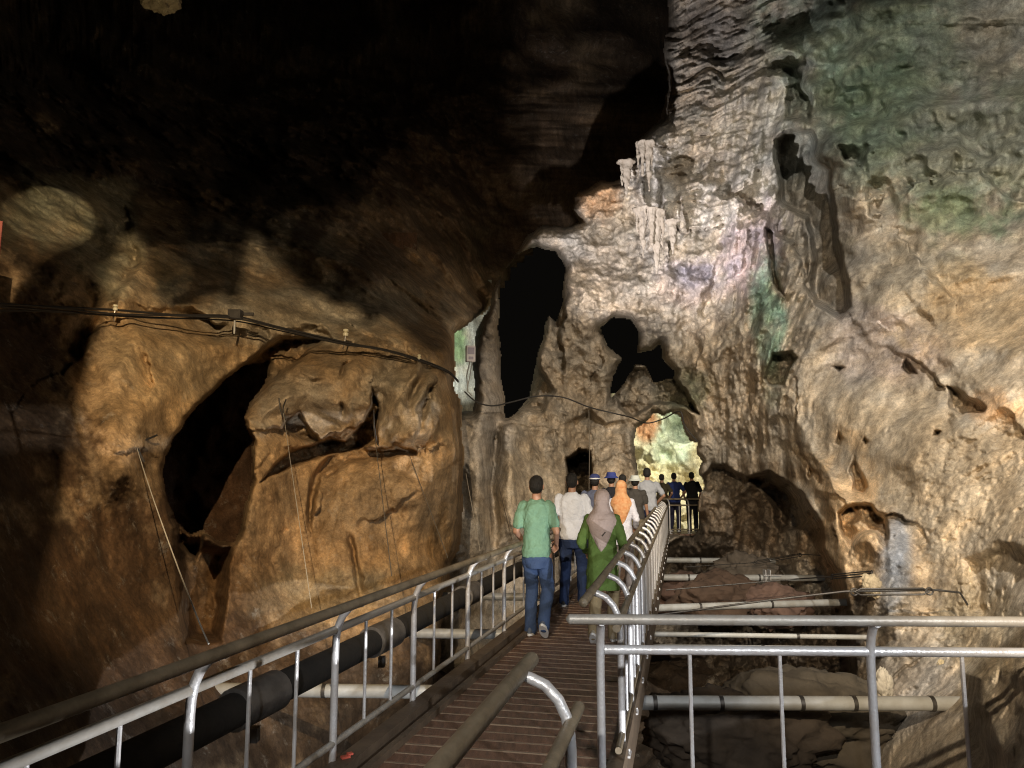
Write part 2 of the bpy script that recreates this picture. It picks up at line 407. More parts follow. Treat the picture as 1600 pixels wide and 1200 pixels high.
B.ridge([(1298, 760), (1305, 830), (1320, 880), (1325, 940)], .30, 12)
B.ridge([(1180, 420), (1200, 500), (1195, 570), (1190, 600)], .45, 16)
B.ledge([(1085, 660), (1083, 560), (1090, 515), (1125, 500), (1170, 515)], .5, 45, -1, 7)
B.ridge([(1150, 440), (1152, 470), (1147, 495)], -.5, 3.5)
B.ledge([(860, 640), (900, 668), (935, 650), (960, 672), (985, 660)], .8, 40, 1, 6)
B.ridge([(748, 560), (752, 640), (745, 760), (748, 860)], .5, 14)
B.ridge([(800, 650), (798, 760), (800, 860)], .5, 12)
B.ridge([(775, 640), (770, 760), (772, 860)], -.9, 9)
B.ledge([(875, 395), (880, 480), (872, 540), (880, 600)], .7, 40, 1, 6)
B.ledge([(945, 500), (940, 560), (925, 580), (885, 545)], .7, 30, 1, 6)
B.ridge([(1010, 215), (1005, 290), (1012, 350)], .8, 10)
B.ridge([(1030, 225), (1035, 300), (1055, 360)], .6, 9)
B.hollow([(1500, 1045), (1535, 1020), (1600, 1012), (1720, 1020), (1720, 1260), (1560, 1260), (1535, 1180), (1505, 1110)], -1.0, 36)
# --- bays, pots and pockets
B.hollow([(1208, 215), (1222, 202), (1245, 197), (1272, 203), (1280, 220), (1276, 245), (1300, 262), (1303, 300), (1315, 380), (1328, 440), (1333, 478), (1313, 502), (1268, 478), (1264, 410), (1256, 345), (1216, 318), (1208, 255)], 2.1, 13, 0., False)
B.hollow([(1222, 132), (1248, 126), (1272, 148), (1268, 196), (1240, 190), (1224, 185)], .9, 14)
B.hollow([(1195, 355), (1210, 365), (1214, 420), (1228, 470), (1212, 455), (1198, 410)], 1.2, 6)
B.hollow([(1195, 575), (1206, 552), (1238, 546), (1247, 560), (1236, 582), (1227, 606), (1203, 603), (1190, 592)], 1.5, 6)
for q in ([(1310, 668), (1318, 686), (1311, 699), (1300, 693)], [(1352, 678), (1359, 690), (1352, 698), (1346, 688)],
          [(1331, 705), (1350, 738), (1356, 762), (1346, 775), (1331, 765), (1328, 730)], [(1412, 555), (1426, 566), (1438, 586), (1420, 590), (1408, 575)],
          [(1293, 571), (1325, 573), (1310, 586)], [(1262, 722), (1272, 735), (1264, 752), (1256, 742)], [(1458, 668), (1474, 672), (1466, 684), (1452, 680)]):
    B.hollow(q, .6, 7)
B.hollow([(1255, 700), (1300, 700), (1350, 770), (1420, 815), (1450, 880), (1450, 960), (1400, 1000), (1330, 985), (1308, 900), (1296, 840), (1270, 770)], -.75, 55)
B.hollow([(1308, 800), (1330, 783), (1362, 785), (1386, 808), (1392, 840), (1384, 862), (1368, 836), (1350, 836), (1328, 862), (1312, 840)], 1.0, 9)
B.hollow([(1330, 862), (1352, 838), (1378, 862), (1370, 910), (1345, 915), (1330, 890)], .25, 18)
B.ridge([(1296, 800), (1300, 860), (1318, 900), (1322, 960)], .25, 12)
B.ridge([(1245, 690), (1262, 740), (1292, 780)], .22, 9)
B.hollow([(1478, 600), (1500, 605), (1545, 638), (1540, 650), (1500, 655), (1480, 640)], .7, 9)
B.hollow([(1500, 870), (1560, 840), (1640, 860), (1640, 1000), (1560, 1010), (1505, 960)], .5, 30)
# hollow behind the overhang at the right of the tunnel
B.hollow([(1092, 752), (1108, 725), (1135, 722), (1165, 745), (1200, 733), (1235, 752), (1262, 775), (1285, 815), (1292, 860), (1318, 905), (1335, 965), (1340, 1060), (1325, 1240), (1000, 1300), (985, 880), (1060, 840), (1092, 800)], 1.7, 9)
B.hollow([(1150, 770), (1180, 745), (1235, 752), (1262, 775), (1285, 815), (1292, 860), (1318, 905), (1335, 965), (1340, 1060), (1325, 1240), (1000, 1300), (985, 880), (1060, 850), (1120, 850)], 1.5, 30)
B.hollow([(1155, 745), (1200, 738), (1250, 775), (1270, 815), (1250, 830), (1215, 835), (1205, 790), (1180, 760)], 1.6, 12)
B.hollow([(882, 715), (905, 700), (925, 705), (928, 760), (925, 880), (880, 880)], 6, 8)
B.hollow([(795, 545), (845, 560), (872, 610), (850, 650), (792, 640)], 1.6, 16)
# black openings and the tunnel
B.hole([(779, 470), (786, 425), (805, 400), (838, 386), (868, 394), (883, 420), (878, 470), (870, 508), (858, 492), (848, 525), (838, 570), (828, 615), (808, 646), (788, 652), (783, 560)], 5)
B.hole([(938, 512), (958, 498), (985, 500), (998, 520), (995, 550), (1020, 545), (1032, 535), (1036, 560), (1052, 580), (1048, 592), (1020, 595), (1008, 570), (992, 570), (978, 600), (955, 625), (958, 590), (972, 560), (950, 540)], 5)
B.hollow([(958, 620), (975, 600), (990, 572), (1010, 572), (1022, 592), (1050, 588), (1078, 610), (1095, 650), (1088, 650), (1050, 632), (1020, 636), (985, 655), (965, 640)], 2.0, 7)
B.hole([(990, 690), (996, 668), (1008, 660), (1020, 646), (1038, 650), (1050, 642), (1062, 652), (1068, 672), (1080, 688), (1091, 692), (1090, 708), (1098, 722), (1093, 738), (1100, 752), (1090, 790), (1090, 826), (1080, 836), (1005, 836), (1000, 760), (994, 720)], 3, 9)
B.hollow([(1060, 590), (1082, 600), (1100, 640), (1106, 675), (1092, 694), (1078, 686), (1066, 655), (1056, 625)], -.9, 14)
B.cutout([(1054, -600), (1048, -60), (1043, 0), (1046, 40), (1039, 80), (1042, 130), (1034, 185), (1010, 205), (1000, 215), (1004, 240), (985, 246), (974, 262), (970, 282), (938, 283), (905, 300), (895, 330), (905, 345), (880, 356), (845, 351), (826, 368), (812, 385), (790, 420), (772, 452), (762, 485), (744, 515), (739, 560), (741, 600), (735, 640), (690, 650), (560, 700), (500, 1600), (2200, 1600), (2200, -600)], 4, 8)
blobs = [(1430, 130, 300, 230, GRN, .9), (1300, 40, 130, 110, GRN, .65), (1560, 60, 90, 90, GRY, .7), (1500, 220, 200, 60, GRY, .4), (1350, 170, 80, 90, (.16, .23, .15), .6), (1480, 345, 80, 40, (.18, .24, .15), .7),
         (1130, 170, 90, 140, (.48, .41, .33), .6), (1110, 40, 60, 50, (.25, .22, .19), .8), (1180, 200, 60, 120, GRY, .5), (1260, 300, 60, 160, (.28, .27, .24), .6),
         (1300, 400, 110, 120, GRY, .6), (1420, 430, 90, 80, (.38, .34, .27), .6), (1120, 320, 110, 40, PAL, .6), (1180, 390, 45, 70, PUR, .8), (1020, 300, 40, 120, PAL, .75), (1202, 500, 26, 100, (.26, .42, .33), .85),
         (930, 310, 40, 40, ORG, .6), (870, 380, 60, 40, PAL, .5), (1080, 440, 60, 40, PUR, .5), (930, 440, 90, 60, (.40, .35, .30), .6), (1380, 540, 100, 60, PUR, .5), (1320, 540, 80, 60, GRY, .4),
         (1090, 430, 30, 22, (.22, .22, .30), .6), (1530, 480, 120, 70, (.46, .34, .20), .7), (1480, 760, 200, 160, TAN, .7), (1330, 840, 75, 120, (.66, .47, .28), .9), (1402, 880, 34, 90, SLT, .95), (1440, 900, 22, 110, (.52, .38, .23), .5),
         (1540, 640, 40, 30, ORG, .5), (1130, 600, 70, 100, (.50, .40, .29), .6), (1060, 610, 40, 35, (.15, .20, .11), .8), (840, 720, 110, 120, (.40, .30, .18), .6), (900, 570, 170, 170, (.33, .27, .20), .75), (1010, 560, 60, 60, (.26, .23, .18), .6), (1160, 830, 110, 90, (.24, .175, .115), .85), (1450, 1090, 110, 80, (.30, .27, .24), .7), (1200, 1030, 190, 130, (.11, .085, .06), .95), (1090, 870, 70, 40, (.10, .08, .06), .9), (760, 640, 40, 120, (.34, .31, .28), .6),  # dark browns of the recess and pit foot carry shade as colour
         (1540, 1010, 60, 120, (.42, .34, .22), .6)]
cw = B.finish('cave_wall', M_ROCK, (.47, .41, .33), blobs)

# ---- left wall, rising into the dark chamber beyond
A = Sheet((-420, 1160, -8, 745, 1.9, 30), (-420, 1500, 150, 1130, 1.9, 30), [
    (0, 1200, 3.6), (0, 900, 4.8), (0, 600, 6.2), (0, 300, 9), (0, 0, 15), (150, 900, 6.4), (150, 600, 7.6), (250, 1000, 6.8), (300, 700, 8.4), (400, 900, 9.2), (500, 700, 10.3), (600, 850, 10.8),
    (700, 850, 11.4), (718, 700, 11.8), (716, 530, 13.4), (725, 480, 19), (765, 465, 25), (600, 500, 12.4), (400, 450, 11.0), (200, 450, 9.4), (400, 250, 18), (600, 200, 24), (800, 200, 28), (850, 400, 27), (1000, 0, 36), (400, 0, 26), (1050, 200, 34),
    (-400, 900, 3), (-400, 300, 5), (-400, -300, 12), (300, -400, 30), (1100, -400, 46), (600, 1100, 9.2), (400, 1200, 7.2), (750, 1000, 11), (1000, 600, 34), (1000, 1200, 30), (80, 750, 6.2), (110, 560, 7.4)], 13)
P3 = A.P0
up = ss((430-A.W)/250)
D = .7*fbm(P3, .35, 2, 101)+.13*fbm(P3, 1.0, 3, 105)-(.032+.05*up)*fbm(P3, .8, 5, 109, .55, True)+.028*fbm(P3, 4.5, 4, 114, .65)+.05*fbm(P3, 1.9, 4, 116, .6)
T = np.stack([P3[:, 0]*.8-P3[:, 2]*.4, P3[:, 1]*.4, (P3[:, 2]*.6+P3[:, 0]*.4)*.6], -1)+.3*np.stack([fbm(P3, .6, 3, 171), fbm(P3, .6, 3, 172), fbm(P3, .6, 3, 173)], -1)
f1, f2 = cells(T*.75, 15); D += .60*(.5-f1)
D += .30*up*fbm(P3*np.array([1.2, 1.2, .15]), 1, 4, 131)
pk = fbm(np.stack([P3[:, 0]*2-P3[:, 2]*1.4, P3[:, 1], P3[:, 2]*.5+P3[:, 0]*.6], -1), 1.6, 4, 137, .6); D += .025*np.abs(pk)
A.D += D*np.clip(A.Y/11, .5, 2.)
A.hollow([(392, 632), (440, 570), (510, 535), (575, 535), (592, 570), (588, 640), (562, 682), (480, 655), (400, 668)], -.65, 45)
A.hollow([(592, 590), (640, 560), (700, 570), (712, 640), (690, 700), (650, 704), (600, 698)], -.45, 30)
A.hollow([(470, 740), (560, 700), (700, 715), (718, 760), (712, 850), (690, 920), (560, 960), (470, 940), (440, 850)], -.55, 70)
A.hollow([(130, 560), (200, 480), (360, 500), (400, 540), (330, 600), (262, 680), (240, 780), (160, 800), (125, 700)], -.5, 60)
A.hollow([(584, 598), (596, 640), (592, 690), (560, 704), (500, 716), (440, 738), (398, 756), (430, 722), (480, 693), (540, 684), (568, 658)], 1.1, 6)
A.hollow([(545, 693), (655, 703), (654, 714), (600, 718), (545, 728), (506, 748), (496, 790), (484, 850), (476, 800), (484, 742), (510, 712)], .5, 10)
A.hollow([(650, 640), (668, 600), (690, 590), (672, 640), (655, 690)], .4, 10)
A.hollow([(440, 650), (470, 640), (500, 690), (470, 690), (440, 672)], .6, 8)
A.hollow([(262, 790), (300, 835), (372, 850), (362, 900), (350, 1010), (285, 1010), (270, 900)], 1.3, 26)
A.ledge([(110, 560), (130, 540), (165, 505), (200, 450), (215, 400), (200, 350)], .6, 60, -1, 14)
A.ledge([(140, 470), (300, 480), (380, 500), (430, 520), (500, 515), (560, 540)], .5, 50, 1, 7)
A.ledge([(385, 665), (430, 658), (470, 655), (500, 690), (560, 682), (583, 645), (588, 600)], .8, 34, 1, 6)
A.ledge([(400, 745), (440, 715), (490, 697), (540, 693), (600, 700), (652, 704), (650, 655), (670, 620)], .55, 26, 1, 5)
A.ledge([(480, 850), (495, 780), (500, 740), (540, 705)], .35, 30, 1, 6)
A.ledge([(540, 830), (580, 800), (630, 770), (680, 745)], .22, 30, 1, 7)
A.ridge([(545, 835), (550, 860), (560, 900), (562, 930)], -.35, 4)
A.ridge([(533, 590), (537, 570), (547, 566)], -.4, 3)
A.ridge([(533, 630), (537, 650)], -.4, 3)
A.ridge([(590, 560), (585, 600), (570, 640)], .4, 12)
A.ledge([(560, 520), (600, 550), (640, 540), (655, 560), (640, 600)], .5, 30, 1, 6)
for q in ([(470, 545), (480, 580), (500, 600), (520, 605)], [(410, 600), (450, 590), (490, 610)], [(600, 600), (612, 630), (604, 670)], [(430, 800), (440, 850), (436, 900)], [(200, 520), (230, 560), (235, 620)], [(160, 700), (200, 690), (230, 705)], [(610, 540), (640, 575), (636, 610)], [(660, 600), (700, 620), (714, 660)]):
    A.ledge(q, .20, 26, 1, 5)
A.ridge([(640, 640), (650, 600), (680, 560)], -.5, 8)
A.ledge([(700, 900), (720, 830), (723, 740), (721, 640)], .5, 26, 1, 6)
A.hollow([(252, 765), (250, 735), (262, 690), (285, 650), (335, 605), (372, 575), (405, 540), (440, 525), (500, 522), (512, 530), (490, 548), (460, 575), (430, 600), (400, 632), (385, 655), (400, 690), (398, 750), (388, 800), (372, 855), (340, 850), (322, 838), (310, 880), (275, 850)], 1.1, 12)
A.hole([(256, 765), (254, 735), (268, 690), (290, 655), (338, 610), (382, 572), (420, 565), (415, 600), (392, 630), (380, 655), (394, 690), (392, 750), (382, 800), (366, 850), (340, 842), (318, 825), (300, 835), (275, 815)], 2, 9)
A.cutout([(-900, -700), (1500, -700), (1500, 260), (1080, 262), (1020, 300), (930, 350), (850, 384), (800, 425), (778, 470), (756, 494), (742, 500), (722, 512), (710, 522), (708, 560), (709, 600), (716, 615), (723, 640), (724, 740), (719, 850), (705, 890), (690, 960), (660, 1600), (-900, 1600)], 3.5, 8)
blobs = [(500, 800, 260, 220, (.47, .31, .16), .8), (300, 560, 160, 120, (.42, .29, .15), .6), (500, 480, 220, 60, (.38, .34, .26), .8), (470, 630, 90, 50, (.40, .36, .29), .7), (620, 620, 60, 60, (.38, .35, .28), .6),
         (400, 380, 160, 60, (.34, .31, .24), .8), (110, 960, 260, 260, (.07, .038, .018), .97), (20, 650, 110, 260, (.06, .035, .018), .95), (340, 950, 110, 90, (.16, .09, .04), .8), (800, 260, 300, 190, (.22, .15, .095), .9), (300, 60, 420, 240, (.10, .075, .05), .95), (1000, 60, 160, 160, (.05, .037, .025), .95), (640, 900, 90, 80, (.46, .28, .12), .6), (330, 150, 620, 230, (.055, .038, .024), .95), (700, 120, 300, 160, (.085, .058, .036), .9), (760, 330, 200, 120, (.20, .14, .09), .9), (110, 330, 130, 50, (.46, .40, .26), .8), (170, 400, 60, 60, (.44, .38, .25), .8), (500, 930, 90, 50, (.34, .27, .16), .7), (330, 1150, 420, 120, (.05, .032, .02), .95), (430, 1050, 260, 70, (.10, .06, .035), .85), (560, 1110, 150, 90, (.08, .055, .035), .9)]  # dark browns here put shade into the colour: upper, left and lower wall
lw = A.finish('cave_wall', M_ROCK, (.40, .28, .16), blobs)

# ---- added unseen rock near the lamp: its rim is shaped to shade the left wall
def shadow_blocker(lamp, edge, dist, top, name='added_shadow_rock'):
    Lp = Vector(lamp); pts = []
    for k in range(len(edge)-1):
        for j in range(6):
            t = j/6; px = edge[k][0]*(1-t)+edge[k+1][0]*t; py = edge[k][1]*(1-t)+edge[k+1][1]*t
            q = Vector(at(px, py, A.base([px], [py])[0]).tolist()); d = q-Lp
            p = Lp+d*(dist/math.hypot(d.x, d.y)); p.z += random.uniform(-.008, .008); pts.append((p, d.normalized()))
    mb = MB(); n = len(pts); rows = 5; V_ = []
    for (p, d) in pts:
        b = Vector((d.x, d.y, 0)).normalized()
        for j in range(rows):
            t = j/(rows-1); V_.append(p+Vector((0, 0, t*top))-b*(.04+.3*t**1.5)*(1 if j else 0))
        for j in range(rows):
            t = 1-j/(rows-1); V_.append(p+Vector((0, 0, t*top+.004))+b*(.03+.35*t**1.5))
    m = rows*2; F = []
    for i in range(n-1):
        for j in range(m): F.append((i*m+j, i*m+(j+1) % m, (i+1)*m+(j+1) % m, (i+1)*m+j))
    mb.add(V_, F); o = mb.build(name, mat('shadow_rock', (.3, .22, .14), .9, bump=.6, bscale=12, var=.3)); o['kind'] = 'structure'; return o
shadow_blocker((-.9, .3, 4.6), [(-1500, 1300), (-600, 1300), (-40, 1150), (60, 900), (96, 660), (110, 579), (132, 533), (160, 491), (140, 453), (150, 393), (200, 363), (218, 369), (236, 443), (262, 487), (300, 483), (332, 455), (372, 463), (392, 358), (430, 398), (470, 443), (520, 471), (556, 481), (575, 505), (610, 501), (640, 525), (668, 558), (720, 560), (800, 570)], 1.0, 1.3)

# ---- dark passage behind the left wall, the lit cleft, the far end of the tunnel
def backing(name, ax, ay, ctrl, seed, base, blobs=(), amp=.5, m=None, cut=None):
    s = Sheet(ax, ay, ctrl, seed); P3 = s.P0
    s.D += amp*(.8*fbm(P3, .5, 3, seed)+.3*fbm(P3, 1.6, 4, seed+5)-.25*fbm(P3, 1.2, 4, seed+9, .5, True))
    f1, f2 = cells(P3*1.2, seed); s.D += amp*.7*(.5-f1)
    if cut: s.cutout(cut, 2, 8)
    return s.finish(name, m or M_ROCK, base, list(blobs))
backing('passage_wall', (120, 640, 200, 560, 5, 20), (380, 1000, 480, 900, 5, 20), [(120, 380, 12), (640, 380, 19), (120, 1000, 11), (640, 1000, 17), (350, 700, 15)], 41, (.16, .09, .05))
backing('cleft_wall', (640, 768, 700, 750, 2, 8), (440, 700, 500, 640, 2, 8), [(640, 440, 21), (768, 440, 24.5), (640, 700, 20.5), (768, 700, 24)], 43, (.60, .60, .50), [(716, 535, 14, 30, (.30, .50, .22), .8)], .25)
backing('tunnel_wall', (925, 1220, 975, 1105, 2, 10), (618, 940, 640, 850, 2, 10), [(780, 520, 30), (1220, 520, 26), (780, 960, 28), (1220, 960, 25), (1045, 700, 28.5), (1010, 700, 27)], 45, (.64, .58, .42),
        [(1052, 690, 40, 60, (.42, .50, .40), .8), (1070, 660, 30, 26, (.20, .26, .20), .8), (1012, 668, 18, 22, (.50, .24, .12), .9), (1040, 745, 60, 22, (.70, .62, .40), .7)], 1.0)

# ---- cave floor: one sheet falling into the pit beneath the walkway
gx = axis(-14, 12, -4.5, 8.5, .07, .6); gy = axis(-6, 34, 2.5, 24, .07, .6)
GX, GY = np.meshgrid(gx, gy); GX = GX.ravel(); GY = GY.ravel()
Q = np.stack([GX, GY, np.zeros_like(GX)], -1)
mid = .24*(GY-4)-.1                                # centre line of the walkway
GZ = -3.1+.06*(np.abs(GX-mid)**1.9)+.5*fbm(Q, .35, 3, 201)+.2*fbm(Q, 1.2, 4, 205)+.05*GY*0
f1, f2 = cells(Q*.9+.2*np.stack([fbm(Q, 1, 2, 203)]*3, -1), 3); GZ += .75*np.clip(.62-f1, 0, 1)*ss(np.abs(GX-mid-.8)/3)
f1, f2 = cells(Q*2.1, 8); GZ += .28*np.clip(.6-f1, 0, 1)+.05*fbm(Q, 3.5, 4, 209, .6)
GZ = np.minimum(GZ, -.55)
n = fbm(Q, .6, 4, 211)
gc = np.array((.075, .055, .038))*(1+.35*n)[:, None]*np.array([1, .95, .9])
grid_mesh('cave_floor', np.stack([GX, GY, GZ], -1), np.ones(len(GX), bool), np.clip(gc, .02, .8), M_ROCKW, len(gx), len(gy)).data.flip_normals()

# ================================================================== WALKWAY AND RAILINGS
M_STEEL = mat('galvanised_steel', (.70, .71, .73), .36, .4, bump=.2, bscale=60, dark=(.36, .30, .23), var=.55, vscale=5)
M_HAND = mat('worn_brown_paint', (.27, .22, .15), .5, .15, bump=.15, bscale=50, dark=(.08, .06, .035), var=.8, vscale=7)
M_RAIL = mat('dull_grey_paint', (.42, .40, .36), .45, .3, bump=.12, bscale=50, dark=(.22, .18, .13), var=.6, vscale=8)
M_DECK = mat('brown_decking', (.25, .135, .085), .5, 0, bump=.35, bscale=35, dark=(.055, .03, .02), var=.8, vscale=5, stretch=(6, 1, 1))
M_CURB = mat('brown_beam', (.16, .115, .075), .6, .1, bump=.3, bscale=30, dark=(.07, .05, .035), var=.8, vscale=5)
M_ROCKB = mat('brown_limestone', (.40, .32, .20), .85, bump=.8, bscale=9, dark=(.24, .17, .10), var=.9, vscale=4)
M_GAP = mat('joint_strip', (.25, .18, .12), .45, .2, bump=.2, bscale=60, var=.3)
M_PVC = mat('white_pipe', (.44, .46, .46), .42, 0, bump=.1, bscale=25, dark=(.20, .18, .14), var=.75, vscale=3.5)
M_DARKPIPE = mat('dark_duct', (.009, .008, .007), .9, .0, bump=.3, bscale=20, dark=(.022, .018, .013), var=.8, vscale=5)
M_IRON = mat('dark_iron', (.07, .065, .06), .5, .6, bump=.2, bscale=60, var=.4)
M_CABLE = mat('black_cable', (.025, .023, .022), .6)
M_ROPE = mat('pale_rope', (.45, .42, .36), .9, bump=.4, bscale=200)
M_WIRE = mat('steel_wire', (.24, .21, .17), .5, .6)
def Lx(y): return -1.345+.27*(y-3.226)            # post line, left
def Rx(y): return .60+.228*(y-4.4)                # post line, right
Y_END = 21.3
# deck boards run across; pale strips lie in the joints
def boards(mb, mg, y0, y1, xl, xr, pitch=.15):
    y = y0; sl = .25
    while y < y1:
        a = [Vector((xl(y), y+.0, 0)), Vector((xr(y), y-.30, 0))]
        d = pitch-.022; h = random.uniform(-.0025, .0025)
        V_ = []
        for z in (-.035+h, h):
            V_ += [a[0]+Vector((0, 0, z)), a[1]+Vector((0, 0, z)), a[1]+Vector((0, d, z)), a[0]+Vector((0, d, z))]
        mb.add(V_, [(3, 2, 1, 0), (4, 5, 6, 7), (0, 1, 5, 4), (1, 2, 6, 5), (2, 3, 7, 6), (3, 0, 4, 7)])
        V_ = []
        for z in (-.03, .0035):
            V_ += [a[0]+Vector((0, d+.004, z)), a[1]+Vector((0, d+.004, z)), a[1]+Vector((0, pitch-.004, z)), a[0]+Vector((0, pitch-.004, z))]
        mg.add(V_, [(3, 2, 1, 0), (4, 5, 6, 7), (0, 1, 5, 4), (1, 2, 6, 5), (2, 3, 7, 6), (3, 0, 4, 7)])
        y += pitch
mb, mg = MB(), MB()
boards(mb, mg, -1.5, Y_END+.2, lambda y: Lx(y)+.10, lambda y: Rx(y)-.05)
deck = mb.build('walkway', M_DECK, sm=False); deck['kind'] = 'structure'
jo = mg.build('joint_strips', M_GAP, deck, sm=False)
mb = MB()                                            # the landing on which the viewer stands and the far leg past the bend
for k in range(34):
    mb.box((2.05, .05+k*.118, -.02), (2.9, .108, .035))
for k in range(34):
    mb.box((4.4+k*.15, 22.0-.02*k, -.02), (.135, 1.5, .035), -.05)
o = mb.build('landing', M_DECK, sm=False); o['kind'] = 'structure'
def beam(mb, x0, y0, x1, y1, z, w, h):
    d = math.hypot(x1-x0, y1-y0); a = math.atan2(y1-y0, x1-x0)
    mb.box((0, 0, 0), (d, w, h)); n = len(mb.v)-8
    for i in range(n, len(mb.v)):
        p = Matrix.Rotation(a, 3, 'Z') @ Vector(mb.v[i]); mb.v[i] = (p.x+(x0+x1)/2, p.y+(y0+y1)/2, p.z+z)
mb = MB()
beam(mb, Lx(-1.5)+.06, -1.5, Lx(Y_END)+.06, Y_END, .03, .11, .10)
beam(mb, Lx(-1.5)+.19, -1.5, Lx(Y_END)+.19, Y_END, .022, .045, .045)
beam(mb, Rx(4.1)-.01, 4.1, Rx(Y_END)-.01, Y_END, .03, .09, .10)
beam(mb, Lx(-1.5)+.05, -1.5, Lx(Y_END)+.05, Y_END, -.16, .08, .24)
beam(mb, Rx(-1.5)-.02, -1.5, Rx(Y_END)-.02, Y_END, -.16, .08, .24)
o = mb.build('kerb_beams', M_CURB, deck, sm=False)

def polyline_at(pts, s):
    for i in range(len(pts)-1):
        d = (pts[i+1]-pts[i]).length
        if s <= d or i == len(pts)-2: return pts[i]+(pts[i+1]-pts[i])*(s/d), (pts[i+1]-pts[i]).normalized()
        s -= d
def railing(label, pts, inward, posts, hand_m, low_m, post_m, nbal=2, group='steel railings of the walkway', hand_ext=(0, 0), low_ext=(0, 0), zb=.2, foot=-.02, endcap=True, hr=.027):
    """pts: post line on the ground; inward: side to which the handrail is carried"""
    pts = [Vector((p[0], p[1], 0)) for p in pts]
    root = empty('railing', pts[0]); tag(root, label, 'railing', group)
    O = pts[0]; fp = None
    def off(p, t, d): n = Vector((t.y, -t.x, 0)); return p+n*d
    hp = []; lp = []; bp_ = []
    for i, p in enumerate(pts):
        ta = (pts[i]-pts[i-1]).normalized() if i else (pts[1]-pts[0]).normalized()
        tb = (pts[i+1]-pts[i]).normalized() if i < len(pts)-1 else ta
        t = (ta+tb).normalized(); k = 1/max(.3, t.dot(ta))
        e = Vector()
        if i == 0: eh, el = -ta*hand_ext[0], -ta*low_ext[0]
        elif i == len(pts)-1: eh, el = ta*hand_ext[1], ta*low_ext[1]
        else: eh = el = e
        hp.append(off(p, t, inward*k)+Vector((0, 0, .97))+eh-O); lp.append(p+Vector((0, 0, .80))+el-O); bp_.append(p+Vector((0, 0, zb))-O)
    def rounded(ps, r):
        n = len(ps); out = []
        d = (ps[1]-ps[0]).normalized(); rr = []
        for k in (0, .3, .6, .85, 1): out.append(ps[0]-d*r*(1-k)*.8); rr.append(r*max(.12, math.sin(k*math.pi/2)))
        out += ps[1:-1]; rr += [r]*(n-2)
        d = (ps[-1]-ps[-2]).normalized()
        for k in (1, .85, .6, .3, 0): out.append(ps[-1]+d*r*(1-k)*.8); rr.append(r*max(.12, math.sin(k*math.pi/2)))
        return out, rr
    a, r = rounded(hp, hr); MB().tube(a, r, 16).build('handrail', hand_m, root)
    a, r = rounded(lp, .024); MB().tube(lp, .024, 14).build('middle_rail', low_m, root)
    MB().tube(bp_, .02, 12).build('bottom_rail', low_m, root)
    # one post and one baluster, then copies
    c = inward
    prof = [(0, foot), (0, .2), (0, .5), (0, .70), (c*.02, .76), (c*.09, .825), (c*.24, .88), (c*.5, .928), (c*.8, .95), (c*.98, .958)]
    post = None; bal = None
    ss_ = list(posts)
    for j, s_ in enumerate(ss_):
        p, t = polyline_at(pts, s_); rz = math.atan2(-t.x, t.y)
        if post is None:
            post = MB().tube([(x, 0, z) for x, z in prof], .0215, 12).build('post', post_m, root); o = post
        else:
            o = post.copy(); COL.objects.link(o); o.parent = root
        o.location = p-O; o.rotation_euler = (0, 0, rz)
        if fp is None:
            fp = MB().box((0, 0, .006), (.10, .10, .012)).box((.035, .035, .018), (.018, .018, .014)).box((-.035, -.035, .018), (.018, .018, .014)).build('foot_plate', M_STEEL, root, sm=False); g = fp
        else:
            g = fp.copy(); COL.objects.link(g); g.parent = root
        g.location = p-O; g.rotation_euler = (0, 0, rz)
        if j < len(ss_)-1 and nbal:
            for k in range(1, nbal+1):
                q, t = polyline_at(pts, s_+(ss_[j+1]-s_)*k/(nbal+1))
                if bal is None:
                    bal = MB().tube([(0, 0, zb), (0, 0, .79)], .0105, 8).build('baluster', post_m, root); b = bal
                else:
                    b = bal.copy(); COL.objects.link(b); b.parent = root
                b.location = q-O
    return root
def spaced(n, d, s0=0.): return [s0+d*k for k in range(n)]
# left side of the walkway
Llen = lambda y: (y+1.2)*math.sqrt(1+.27**2)
ps = [Llen(y) for y in (-.25, .95, 2.1, 3.22, 4.42, 5.55, 6.75, 7.9, 9.1, 10.3, 11.5, 12.7, 13.9, 15.1, 16.3, 17.5, 18.7, 19.9)]
railing('long railing along the cave side of the walkway, brown handrail over pale bent posts', [(Lx(-1.2), -1.2), (Lx(20.5), 20.5)], .17, ps, M_HAND, M_RAIL, M_STEEL, zb=.17)
# right side, bending right at the far end
rp = [(Rx(4.45), 4.45), (Rx(Y_END), Y_END), (Rx(Y_END)+2.2, Y_END+.25)]
n = int((Y_END-4.7)/.8)
railing('long railing on the pit side of the walkway, curving round its far bend', rp, -.17, [.28+.82*k for k in range(20)]+[17.33, 17.9, 18.5, 19.1], M_HAND, M_HAND, M_STEEL, nbal=1, zb=.12, hand_ext=(.18, .1))
# landing railing across the front
railing('silver railing across the near landing, a free rounded handrail end over the deck', [(.455, 3.93), (4.6, 3.80)], .10, [.0, 1.37, 2.74, 4.1], M_RAIL, M_STEEL, M_STEEL, zb=.2, hand_ext=(.16, 0), low_ext=(-.02, 0), hr=.026)
# short end of railing between viewer and deck
railing('short end of brown railing lying diagonally over the near deck, lowest in view', [(-.42, .15), (.245, 2.93)], -.185, [.3, 1.6, 2.72], M_HAND, M_HAND, M_STEEL, zb=.2, hand_ext=(0, .05), low_ext=(0, .06), hr=.03)

